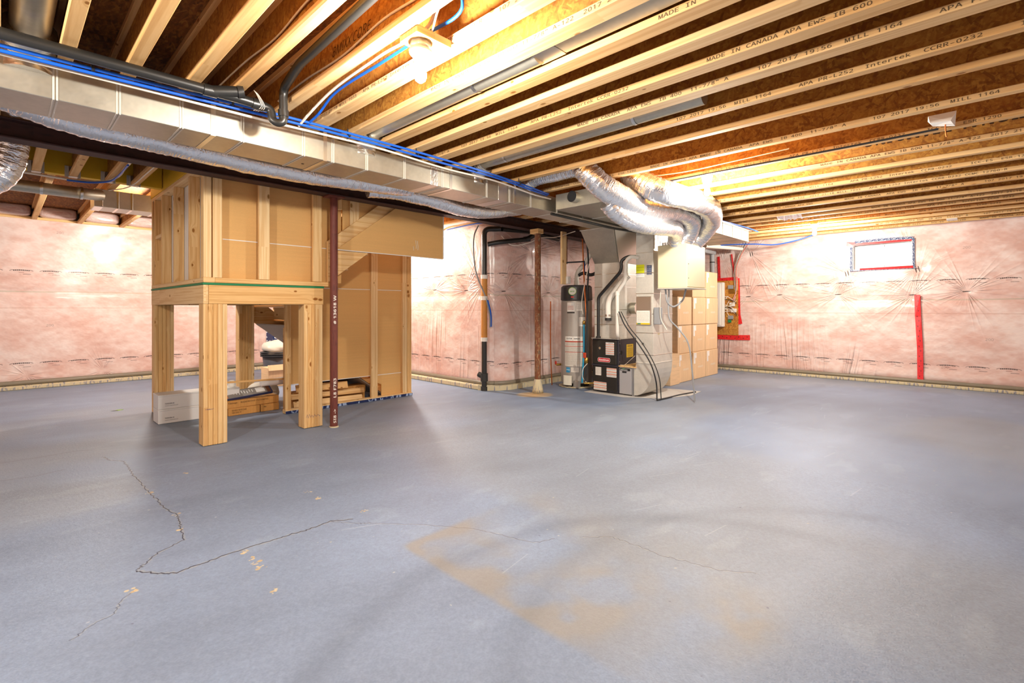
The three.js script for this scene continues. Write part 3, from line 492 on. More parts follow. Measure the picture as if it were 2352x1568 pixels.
const joistAt = [[-0.97, 6.55], [0.003, 6.55], [0.269, 6.55], [0.533, 6.55], [0.808, 6.55], [1.02, 6.55], [1.332, 4.97], [1.635, 4.97], [1.91, 4.97], [2.18, 4.97], [2.44, 4.97], [2.715, 4.97], [3.0, 4.97], [3.35, 4.97], [3.72, 4.97], [4.28, A1], [4.82, A1], [5.31, JA1], [5.74, JA1], [6.19, JA1], [6.68, JA1], [7.15, JA1], [7.66, JA1], [7.98, JA1], [8.32, JA1], [8.71, JA1], [9.14, JA1], [9.55, JA1], [10.0, JA1]];  // first entry lies out of view and carries the unseen bulb
function joist(label, bR, w, a0, a1, y0 = JB, y1 = DECK) {
  const o = thing('floor_joist', label, 'joist', [bR - w / 2, y0, (a0 + a1) / 2], 'wooden I-joists under the floor deck'), m = flangeMats[Math.floor(rnd() * 2)], ft = 0.038, c = bR - w / 2;
  part('bottom_flange', bx(bR - w, bR, y0, y0 + ft, a0, a1, 0.003), m, o); part('top_flange', bx(bR - w, bR, y1 - ft, y1, a0, a1, 0.003), m, o);
  part('web', bx(c - 0.005, c + 0.005, y0 + ft - 0.004, y1 - ft + 0.004, a0, a1, 0), webMat, o);
  return o;
}
joistAt.forEach(([b, end], i) => {
  const n = joistAt.length - 1 - i, w = b > 1.5 && b < 3.1 ? 0.1 : 0.062;
  const o = joist('wooden I-joist under the deck, ' + ORD[n] + ' counted from the pink wall with the window', b, w, A0, end);
  if (i >= 7 && i % 4 !== 2) for (let k = 0; k < 2; k++) { const s = i % 3, a = rr(0.4, 1.2) + k * 3.3 - (i % 2) * 0.8; if (a + 1.5 < end) part('mill_stamp', onB(b - w - 0.0008, JB + 0.019, a, 2.8, 0.03), stamps[(s + k) % 3], o); }
  if (i === 6) part('hand_lettering', onB(b - w / 2 - 0.0058, JB + 0.13, 2.35, 0.62, 0.12), printMat(512, 100, (c) => { c.fillStyle = 'rgba(60,36,16,0.7)'; c.font = 'italic 60px sans-serif'; c.fillText('BMIXX CORE', 12, 72, 480); }), o);
  if (i === 17) part('web_print', flat(V(b - w / 2 - 0.0058, JB + 0.15, 0.0), TOWARDS.clone().negate(), UP.clone().negate(), 1.5, 0.14), printMat(1024, 96, (c) => { c.fillStyle = 'rgba(40,20,10,0.75)'; c.font = 'bold 74px sans-serif'; c.fillText('INTERNATIONAL BEAMS INC', 8, 74); }), o);
});
[-0.13, 0.40, 0.93, 1.47, 2.0, 2.54, 3.07, 3.6].forEach((b, i) => joist('wooden I-joist beyond the stair opening, ' + ORD[i] + ' from the foil duct bend', b, 0.062, 6.66, A1 + 0.1, 2.62, DECK));
{
  const h = thing('stair_header', 'yellow-painted laminated header closing the joist bays beside the stair opening', 'header', [-0.7, JB, 6.6]);
  part('header_beam', bx(B0, 1.24, JB + 0.02, DECK, 6.555, 6.645), yellowLumber, h);
  for (const b of [0.003, 0.269, 0.533, 0.808, 1.02]) { const c = b - 0.031; part('joist_hanger', merge([bx(c - 0.036, c + 0.036, JB - 0.004, JB - 0.001, 6.48, 6.555, 0), bx(c - 0.036, c - 0.033, JB - 0.004, JB + 0.1, 6.50, 6.555, 0), bx(c + 0.033, c + 0.036, JB - 0.004, JB + 0.1, 6.50, 6.555, 0), bx(c - 0.06, c + 0.06, JB, JB + 0.11, 6.551, 6.554, 0)]), galvDull, h); }
  const t = thing('stair_trimmer', 'yellow-painted trimmer over the stud wall at the side of the stair opening', 'trimmer', [1.2, JB, 5.8]);
  part('trimmer_beam', bx(1.25, 1.335, JB + 0.006, DECK, 4.97, 7.2), yellowLumber, t);
}
{
  const o = thing('steel_beam', 'dark brown steel beam carrying the joists over the staircase', 'beam', [3.8, 2.4, 4.87]), a = 4.87;
  part('bottom_flange', bx(B0, B1, 2.40, 2.412, a - 0.075, a + 0.075, 0.003), beamMat, o); part('top_flange', bx(B0, B1, JB - 0.012, JB, a - 0.075, a + 0.075, 0.003), beamMat, o); part('web', bx(B0, B1, 2.412, JB - 0.012, a - 0.004, a + 0.004, 0), beamMat, o);
}
{
  const o = thing('steel_column', 'brown steel column with white chalk writing at the stair landing', 'column', [2.405, 0, 4.87]), c = [2.405, 4.87];
  part('shaft', cyl(c[0], 0.01, 2.385, c[1], 0.039), primer, o); part('cap_plate', bx(c[0] - 0.09, c[0] + 0.09, 2.385, 2.40, c[1] - 0.07, c[1] + 0.07), primer, o); part('base_plate', cyl(c[0], 0, 0.012, c[1], 0.05, 0.046), ledgeMat, o);
  const bent = (y0, y1, tex) => { const g = new Geo(), n = 8, r = 0.0398, t0 = -0.8, t1 = 0.6; for (let i = 0; i < n; i++) { const f = (k) => { const th = t0 + (t1 - t0) * k / n; return [c[0] + r * Math.sin(th), c[1] - r * Math.cos(th)]; }; const [p, q] = [f(i), f(i + 1)]; g.quad(V(p[0], y0, p[1]), V(q[0], y0, q[1]), V(q[0], y1, q[1]), V(p[0], y1, p[1]), [i / n, 0], [(i + 1) / n, 0], [(i + 1) / n, 1], [i / n, 1]); } return part('chalk_writing', g.done(), tex, o); };
  const chalk = (s, up) => printMat(64, 256, (k) => { k.translate(up ? 44 : 44, 250); k.rotate(-Math.PI / 2); k.fillStyle = 'rgba(246,238,226,0.92)'; k.font = '600 44px sans-serif'; const z = 240 / k.measureText(s).width; k.scale(z, 1); k.fillText(s, 2 / z, 0); });
  bent(1.06, 1.38, chalk('# 13618 W')); bent(0.3, 0.52, chalk('L8 F783')); bent(0.04, 0.2, chalk('SI8 ->'));
  const p = thing('steel_post', 'rusty steel post spotted with paint before the boxed-out pink wall', 'post', [5.46, 0, 4.70]);
  part('shaft', cyl(5.46, 0.16, 2.33, 4.70, 0.045), rusty, p); part('footing', lathe(5.46, 0, 4.70, [[0.0, 0], [0.085, 0], [0.075, 0.06], [0.05, 0.2], [0, 0.2]]), ledgeMat, p); part('wood_packer', bx(5.40, 5.52, 2.33, 2.40, 4.64, 4.80), lumberMats[0], p);
}

// ---------------------------------------------------------------- lamps: bare bulbs in white lampholders under the joists
function bulb(b, y, a, label, box, power = 1) {
  const o = thing('bare_bulb_lamp', label, 'lamp', [b, y, a], 'bare bulbs under the joists'), top = box;
  part('lampholder', lathe(b, y, a, [[0.0, 0.048], [0.030, 0.048], [0.036, 0.06], [0.052, top - y - 0.012], [0.056, top - y], [0, top - y]]), whitePlastic, o);
  part('bulb', lathe(b, y, a, [[0.0, -0.062], [0.012, -0.060], [0.024, -0.050], [0.030, -0.034], [0.030, -0.018], [0.024, 0.004], [0.015, 0.028], [0.013, 0.048], [0, 0.048]]), std({ color: 0xffffff, emissive: new THREE.Color(1, 0.93, 0.8), emissiveIntensity: 30, roughness: 0.4 }), o);
  const l = new THREE.PointLight(LAMP_COLOR, LAMP_POWER * power, 0, 2); l.position.set(0, -0.03, 0); l.castShadow = true; l.shadow.radius = 3; l.name = 'bulb_light'; o.add(l);
  return o;
}
{
  const o = bulb(1.40, 2.38, 1.95, 'bright bare bulb under the joists above the long duct and drain trap', 2.47, 0.92);
  part('octagon_box', lathe(1.40, 2.47, 1.95, [[0, 0], [0.05, 0], [0.05, 0.04], [0, 0.04]], 8), galvDull, o); part('backing_board', bx(1.33, 1.535, 2.51, 2.548, 1.88, 2.02), lumberMats[1], o);
  bulb(4.80, 2.40, 1.94, 'bright bare bulb beside the foil ducts over the hanging cream box', 2.54, 1.4); bulb(8.68, 2.42, 1.85, 'bare bulb nearest to the small basement window', 2.54, 1.1);
  bulb(1.49, 2.48, 8.3, 'bare bulb behind the stair landing near the far pink wall', 2.62, 1.15); bulb(4.79, 2.40, 7.2, 'bare bulb between the stairs and the boxed-out pink wall', 2.54, 1.45);
  bulb(-1.0, 2.40, 2.55, 'unseen bare bulb out of view past the duct end, lighting the nearby floor', 2.54, 1.0);  // unseen bulb, placed to light the left floor and the duct end
}

// ---------------------------------------------------------------- ducts
const flexR = (r, k = 1) => (s, th, t) => r * (1 + k * (0.025 * Math.sin(s * 2 * Math.PI / 0.05) + 0.10 * (vn(s * 5 + r * 90, th * 1.2) - 0.5) + 0.07 * (vn(s * 16, th * 2.5 + r * 70) - 0.5)));
function trunk(name, label, b0, b1, a0, a1, y0, y1, seams, straps) {
  const o = thing(name, label, 'duct', [(b0 + b1) / 2, y0, (a0 + a1) / 2]);
  part('duct_body', bx(b0, b1, y0, y1, a0, a1, 0.003), galv, o);
  for (const s of seams) part('duct_seam', merge([bx(s - 0.011, s - 0.003, y0 - 0.004, y1, a0 - 0.004, a1 + 0.004, 0.001), bx(s + 0.003, s + 0.011, y0 - 0.004, y1, a0 - 0.004, a1 + 0.004, 0.001)]), galvDull, o);
  for (const s of straps) part('hanger_strap', merge([bx(s - 0.014, s + 0.014, y0 - 0.002, JB, a0 - 0.003, a0 - 0.001, 0), bx(s - 0.014, s + 0.014, y0 - 0.003, y0 - 0.001, a0 - 0.002, a1 + 0.002, 0)]), galvBright, o);
  return o;
}
{
  const o = trunk('supply_duct', 'long galvanized rectangular trunk duct under the joists from the furnace', -2.4, 7.1, 3.5, 3.85, 2.325, 2.50, [-0.9, -0.3, 0.20, 0.46, 0.76, 1.10, 1.50, 1.72, 2.0, 2.35, 2.75, 3.3, 3.62, 3.95, 4.4, 4.9], [0.93, 1.66, 2.85, 3.7]);
  part('foil_tape_joint', bx(2.62, 2.70, 2.323, 2.502, 3.497, 3.853, 0.001), foilTape, o); part('foil_tape_joint', bx(3.46, 3.58, 2.323, 2.502, 3.497, 3.853, 0.001), foilTape, o);
  for (const b of [1.58, 2.85]) part('screw_hole', cyl(b, 2.3235, 2.3245, 3.7, 0.011, 0.011, 10), rubber, o);
  for (const [b, r] of [[0.10, 0.11], [2.0, 0.10], [3.2, 0.09]]) part('takeoff_boot', sweep(smoothPath([V(b, 2.44, 3.56), V(b, 2.50, 3.56), V(b, 2.56, 3.53), V(b, 2.62, 3.42)], 16), (s, th) => r * (0.95 + 0.1 * vn(s * 40, th * 3)), 18), foilTape, o);
}
{
  const o = trunk('return_duct', 'galvanized return duct with a black hole in its end behind the silver flexes', 4.28, 8.5, 2.76, 3.42, 2.33, 2.50, [5.0, 6.5, 6.9, 7.4, 7.8, 8.2], [7.1]);
  part('collar', sweep([V(4.20, 2.425, 3.14), V(4.282, 2.425, 3.14)], 0.06, 20, false), galv, o);
  part('dark_hole_disc', sweep([V(4.206, 2.425, 3.14), V(4.225, 2.425, 3.14)], 0.056, 20), rubber, o);  // black disc put in for the dark inside of the open collar
  part('top_hat_strip', bx(7.2, 8.55, 2.502, 2.515, 2.72, 2.80), foilTape, o); part('end_cleat', bx(8.5, 8.512, 2.325, 2.505, 2.755, 3.425), galvBright, o);
}
// foil-wrapped flexible ducts
single('foil_flex_duct', sweep(smoothPath([V(-0.9, 2.68, 4.36), V(-0.3, 2.60, 4.28), V(0.0, 2.51, 4.2), V(0.22, 2.45, 4.16), V(0.43, 2.42, 4.14), V(0.79, 2.40, 4.12), V(1.15, 2.385, 4.12), V(1.65, 2.377, 4.12), V(2.15, 2.398, 4.12), V(2.62, 2.435, 4.14), V(2.85, 2.46, 4.16)], 150), flexR(0.095), 24), foil, 'long sagging foil flex duct running along the trunk duct over the stair landing', 'flex duct');
single('foil_flex_duct', sweep(smoothPath([V(2.5, 2.42, 4.36), V(2.75, 2.43, 4.30), V(3.1, 2.395, 4.16), V(3.5, 2.345, 4.12), V(3.9, 2.37, 4.12), V(4.3, 2.45, 4.14), V(4.6, 2.52, 4.18)], 110), flexR(0.095), 24), foil, 'shorter foil flex duct dipping under the trunk duct above the big stair drywall', 'flex duct');
single('foil_flex_duct', sweep(smoothPath([V(0.07, 2.75, 5.35), V(0.07, 2.6, 5.4), V(0.06, 2.44, 5.42), V(0.02, 2.29, 5.44), V(-0.08, 2.19, 5.48), V(-0.27, 2.15, 5.55), V(-0.7, 2.15, 5.7)], 90), flexR(0.10), 26), foil, 'fat foil duct bend dropping from the joists behind the brown steel beam', 'flex duct');
const flex = (label, pts, r) => single('foil_flex_duct', sweep(smoothPath(pts.map((p) => V(...p)), 120), flexR(r, 1.15), 26), foil, label, 'flex duct', 'foil flexes on the hanging cream box');
flex('lowest foil flex of the cream box, bending to the return duct', [[5.63, 2.09, 2.70], [5.61, 2.17, 2.68], [5.42, 2.19, 2.63], [5.0, 2.145, 2.60], [4.55, 2.14, 2.62], [4.32, 2.20, 2.66], [4.20, 2.30, 2.70]].map(([b, y, a]) => [b + 0.42, y, a + 0.16]).slice(0, 1).concat([[5.95, 2.17, 2.80], [5.6, 2.19, 2.66], [5.05, 2.145, 2.60], [4.55, 2.14, 2.62], [4.32, 2.20, 2.66], [4.20, 2.30, 2.70]]), 0.095);
flex('foil flex from the cream box climbing into a joist bay near the black duct hole', [[6.14, 2.09, 2.80], [6.13, 2.22, 2.72], [5.98, 2.34, 2.62], [5.62, 2.39, 2.60], [5.1, 2.32, 2.58], [4.67, 2.285, 2.58], [4.35, 2.33, 2.60], [4.08, 2.43, 2.68], [3.98, 2.56, 2.78], [3.97, 2.68, 2.86]], 0.12);
flex('topmost foil flex of the cream box, bending high under the joists by the bulb', [[6.40, 2.09, 2.80], [6.40, 2.22, 2.66], [6.20, 2.34, 2.45], [5.85, 2.40, 2.32], [5.45, 2.41, 2.26], [4.95, 2.40, 2.26], [4.6, 2.42, 2.34], [4.54, 2.52, 2.50], [4.54, 2.66, 2.66]], 0.12);
flex('short foil flex stub rising from the cream box to the return duct', [[6.42, 2.09, 2.98], [6.42, 2.2, 2.98], [6.42, 2.325, 2.98]], 0.08);
single('foil_flex_duct', sweep(smoothPath([V(3.99, 2.63, 2.84), V(3.97, 2.62, 3.1), V(3.93, 2.60, 3.45), V(3.93, 2.52, 3.6)], 60), flexR(0.075), 20), foil, 'foil duct lying in a joist bay just before the black duct hole', 'flex duct');
// round and flat ducts in the joist bays
const bay = (label, b, y, a0, a1, r, elbow) => { const pts = [V(b, y, a0), V(b, y, a1)]; if (elbow) pts.push(V(b, y - elbow, a1 + 0.12)); const o = thing('round_duct', label, 'duct', [b, y - r, (a0 + a1) / 2], 'round metal ducts in the joist bays'); part('duct_pipe', pipe(pts, r, 0.14, 22), galv, o); for (let a = a0 + 0.5; a < a1; a += 1.3) part('duct_joint', sweep([V(b, y, a - 0.012), V(b, y, a + 0.012)], r + 0.003, 22, false), galvBright, o); return o; };
bay('round galvanized duct overhead by the corner of the foil-taped trunk duct', 0.105, 2.645, -1.5, 3.47, 0.078, 0.12);
bay('round galvanized duct in the joist bay right after the bright bulb', 2.01, 2.61, 1.72, 3.44, 0.058, 0.1);
bay('round bluish duct in the joist bay midway between bulb and black duct hole', 3.17, 2.615, 1.3, 3.45, 0.055, 0.1);
{ const o = thing('stack_duct', 'flat grey metal wall duct in the joist bay after the bright bulb', 'duct', [2.0, 2.6, 0.8]); part('duct_body', bx(1.925, 2.065, 2.575, 2.64, -1.6, 1.58, 0.008), galv, o); part('duct_boot', loft([[V(1.925, 2.575, 1.58), V(2.065, 2.575, 1.58), V(2.065, 2.64, 1.58), V(1.925, 2.64, 1.58)], [V(1.96, 2.57, 1.74), V(2.06, 2.57, 1.74), V(2.06, 2.66, 1.74), V(1.96, 2.66, 1.74)]]), galvBright, o); }
{
  const o = thing('round_duct', 'round steel duct under the yellow header by the foil duct bend', 'duct', [0, 2.45, 7.2]);
  part('duct_pipe', pipe([V(-1.6, 2.50, 7.15), V(0.56, 2.50, 7.15), V(0.80, 2.53, 7.30)], 0.062, 0.15, 22), galv, o); for (const b of [0.30, 0.62]) part('duct_joint', sweep([V(b - 0.012, 2.502, 7.155), V(b + 0.012, 2.502, 7.155)], 0.068, 22, false), galvBright, o);
  const r = thing('branch_duct', 'short galvanized box duct between the round steel duct and the stair studs', 'duct', [1.1, 2.4, 7.45]);
  part('duct_body', bx(0.76, 1.9, 2.40, 2.60, 7.28, 7.62, 0.003), galvDull, r); for (const b of [0.95, 1.08, 1.3]) part('duct_seam', bx(b - 0.012, b + 0.012, 2.397, 2.6, 7.275, 7.625, 0.002), galvBright, r); part('foil_tape_joint', bx(0.74, 0.82, 2.397, 2.603, 7.277, 7.623, 0.004), foilTape, r);
}

// ---------------------------------------------------------------- drain pipes, water lines, cables
{
  const o = thing('drain_pipe', 'long black drain pipe with cleanout and trap hanging before the trunk duct', 'pipe', [0.3, 2.4, 3.2]);
  part('pipe_run', pipe([V(-2.3, 2.46, 3.2), V(0, 2.475, 3.2), V(1.03, 2.485, 3.2), V(1.14, 2.478, 3.2)], 0.028), abs, o);
  part('cleanout_wye', sweep([V(0.84, 2.482, 3.2), V(0.99, 2.515, 3.17)], 0.032, 14), abs, o); part('cleanout_cap', sweep([V(0.97, 2.51, 3.172), V(1.0, 2.517, 3.165)], 0.037, 14), abs, o); part('coupling', sweep([V(0.80, 2.482, 3.2), V(0.87, 2.483, 3.2)], 0.033, 14), abs, o); part('coupling', sweep([V(1.06, 2.482, 3.2), V(1.12, 2.48, 3.2)], 0.033, 14), abs, o);
  part('trap', merge([pipe([V(1.10, 2.48, 3.2), V(1.165, 2.475, 3.19), V(1.17, 2.40, 3.18), V(1.20, 2.385, 3.16), V(1.225, 2.40, 3.15), V(1.225, 2.475, 3.15)], 0.025, 0.05), sweep([V(1.225, 2.43, 3.15), V(1.225, 2.47, 3.15)], 0.031, 14)]), abs, o);
  part('riser', pipe([V(1.225, 2.45, 3.15), V(1.225, 2.605, 3.15), V(1.18, 2.625, 2.8), V(1.16, 2.64, 1.9), V(1.16, 2.80, 1.82)], 0.025, 0.06), abs, o);
  for (const [b, a] of [[1.08, 3.2]]) part('strap', merge([0, 1, 2].map((k) => cable([V(b + k * 0.012, 2.452, 3.235), V(b + 0.02 + k * 0.01, 2.46, 3.165), V(b + k * 0.006, 2.53, 3.18), V(b - 0.01, 2.56, 3.2)], 0.0022, 14, 5))), pexWhite, o);
}
const line = (name, label, cat, pts, r, mat, group, n = 60) => single(name, cable(pts.map((p) => V(...p)), r, n), mat, label, cat, group);
line('water_line', 'upper blue water line strung along the trunk duct under the joists', 'pipe', [[-2.2, 2.44, 3.35], [0, 2.458, 3.3], [0.48, 2.468, 3.3], [1.25, 2.492, 3.3], [2.52, 2.50, 3.3], [3.3, 2.492, 3.32], [3.9, 2.485, 3.38], [4.2, 2.50, 3.46]], 0.0095, pexBlue);
line('water_line', 'lower blue water line strung along the trunk duct under the joists', 'pipe', [[-2.2, 2.428, 3.37], [0, 2.44, 3.32], [0.5, 2.452, 3.32], [1.25, 2.472, 3.32], [2.0, 2.482, 3.32], [2.52, 2.478, 3.33], [3.3, 2.478, 3.34], [3.9, 2.47, 3.40], [4.2, 2.49, 3.48]], 0.0095, pexBlue);
line('water_line', 'white water line below the blue ones along the trunk duct', 'pipe', [[-2.2, 2.42, 3.42], [0, 2.44, 3.36], [0.5, 2.447, 3.36], [1.25, 2.455, 3.36], [2.0, 2.47, 3.36], [2.7, 2.455, 3.38], [3.3, 2.462, 3.38], [3.9, 2.44, 3.42], [4.25, 2.455, 3.47]], 0.0085, pexWhite);
line('water_line', 'blue water line turning off along the joist under the bright bulb', 'pipe', [[1.45, 2.49, 3.32], [1.47, 2.53, 3.2], [1.475, 2.60, 3.0], [1.485, 2.615, 2.4], [1.49, 2.62, 2.05], [1.49, 2.63, 1.75], [1.46, 2.70, 1.72], [1.46, 2.80, 1.71]], 0.0085, pexBlue);
line('water_line', 'white water line beside the blue one on the joist under the bright bulb', 'pipe', [[1.40, 2.47, 3.34], [1.42, 2.53, 3.2], [1.45, 2.61, 2.95], [1.46, 2.635, 2.4], [1.465, 2.64, 1.95], [1.43, 2.72, 1.88], [1.42, 2.80, 1.86]], 0.0085, pexWhite);
for (const [b, y, a, n] of [[0.33, 2.455, 3.32, 'first'], [0.98, 2.475, 3.32, 'second'], [1.75, 2.48, 3.33, 'third'], [2.35, 2.485, 3.33, 'fourth'], [3.0, 2.482, 3.34, 'fifth'], [3.6, 2.48, 3.35, 'sixth']]) single('pipe_clip', merge([sweep([V(b - 0.006, y + 0.01, a - 0.02), V(b + 0.006, y + 0.012, a - 0.02)], 0.016, 10), bx(b - 0.005, b + 0.005, y - 0.014, JB, a - 0.004, a + 0.004)]), rubber, 'black pipe clip holding the blue water lines, ' + n + ' from the foil-taped corner', 'clip', 'pipe clips along the trunk duct');
line('cable', 'grey cable clipped to the joist left of the drain riser', 'cable', [[0.945, 2.62, 3.45], [0.962, 2.63, 3.0], [0.975, 2.615, 2.6], [0.97, 2.635, 2.2], [0.98, 2.625, 1.7], [0.97, 2.63, 0.9], [0.98, 2.62, 0]], 0.005, romexMat, 'cables along the joists');
line('cable', 'tan cable waving along the joist web between drain riser and bulb', 'cable', [[1.27, 2.60, 3.35], [1.292, 2.63, 3.0], [1.288, 2.605, 2.5], [1.292, 2.64, 2.1], [1.288, 2.615, 1.75], [1.29, 2.63, 1.2], [1.288, 2.62, 0.3]], 0.006, romexMat, 'cables along the joists');
line('cable', 'tan cable looping down from the joist to the bulb holder', 'cable', [[1.36, 2.66, 1.66], [1.39, 2.60, 1.8], [1.42, 2.54, 1.9], [1.40, 2.51, 1.96]], 0.005, romexMat);
line('cable', 'white cable loop by the second joist bulb over the cream box', 'cable', [[5.25, 2.72, 1.75], [5.12, 2.66, 1.86], [5.0, 2.60, 1.96], [4.98, 2.565, 1.98]], 0.005, pexWhite);
line('cable', 'thin grey cable drooping in the joist bay before the bright foil duct', 'cable', [[4.62, 2.60, 2.6], [4.68, 2.585, 2.1], [4.71, 2.60, 1.7], [4.73, 2.62, 1.2]], 0.005, romexMat);
line('cable', 'blue water line sagging under the joists beside the window wall', 'pipe', [[9.35, 2.42, 4.0], [9.5, 2.44, 3.5], [9.6, 2.42, 3.0], [9.68, 2.39, 2.7], [9.74, 2.44, 2.35], [9.8, 2.52, 2.1]], 0.01, pexBlue);
line('water_line', 'blue and grey line beside the foil strip on the return duct end', 'pipe', [[7.0, 2.535, 2.80], [7.8, 2.535, 2.745], [8.4, 2.528, 2.70], [8.72, 2.515, 2.68]], 0.01, pexBlue);
line('gas_pipe', 'thin black gas pipe hung along the joist beside the white ceiling box', 'pipe', [[4.69, 2.525, 2.3], [4.69, 2.525, 1.5], [4.69, 2.525, 0.75], [4.69, 2.53, 0.22]], 0.008, rubber);
{
  const o = thing('ceiling_box', 'white torn plastic box hanging in a joist bay with a short wire', 'electrical box', [4.62, 2.52, 0.19]);
  part('box_cover', loft([[V(4.57, 2.60, 0.12), V(4.70, 2.60, 0.14), V(4.70, 2.60, 0.28), V(4.57, 2.60, 0.27)], [V(4.56, 2.535, 0.15), V(4.66, 2.52, 0.13), V(4.67, 2.55, 0.25), V(4.57, 2.55, 0.26)]]), whitePlastic, o);
  part('wire', cable([V(4.63, 2.55, 0.18), V(4.635, 2.50, 0.18), V(4.64, 2.45, 0.175)], 0.004, 12), copper, o);
  single('joist_plate', bx(9.5, 9.72, 2.530, 2.538, 0.24, 0.36), whitePlastic, 'small white plate on the joists above the basement window', 'plate');
  const g = new Geo(); for (let i = 0; i < 14; i++) { const a = 1.78 + i * 0.022, f = (k) => [V(7.60 + rr(-1, 1) * 0.02, 2.535, a + k * 0.022), V(7.70 + rr(-1, 1) * 0.03, 2.535 - 0.05 * vn(i + k, 3) - 0.02, a + k * 0.022)]; const [p, q] = f(0), [r, s] = f(1); g.quad(p, r, s, q, [0, 0], [1, 0], [1, 1], [0, 1]); }
  single('plastic_scrap', g.done(), phy({ color: rgb(232, 224, 230), transmission: 0.3, roughness: 0.6, ...D2 }), 'scrap of clear plastic sheet caught between the joists past the return duct', 'plastic sheet');
}
// header pipes above the stairs opening
line('water_line', 'white and blue line curving below the yellow header near the foil duct bend', 'pipe', [[-0.4, 2.52, 6.45], [0.2, 2.505, 6.46], [0.55, 2.50, 6.46], [0.72, 2.515, 6.40], [0.80, 2.535, 6.2], [0.80, 2.53, 5.7], [0.80, 2.525, 5.1]], 0.011, pexWhite);
line('water_line', 'blue line curving below the yellow header near the foil duct bend', 'pipe', [[0.45, 2.485, 6.44], [0.62, 2.49, 6.42], [0.75, 2.505, 6.32], [0.79, 2.515, 6.05], [0.79, 2.512, 5.5]], 0.009, pexBlue);
line('cable', 'white cable curving down a joist beside the stair trimmer', 'cable', [[0.98, 2.53, 5.2], [0.97, 2.525, 5.8], [0.95, 2.51, 6.3], [0.90, 2.50, 6.55], [0.80, 2.49, 6.7]], 0.006, pexWhite);
single('lath_strip', bx(0.2, 0.56, 2.535, 2.541, 5.36, 5.42), pexWhite, 'white pipe piece lying on the beam between two joists by the foil bend', 'pipe');

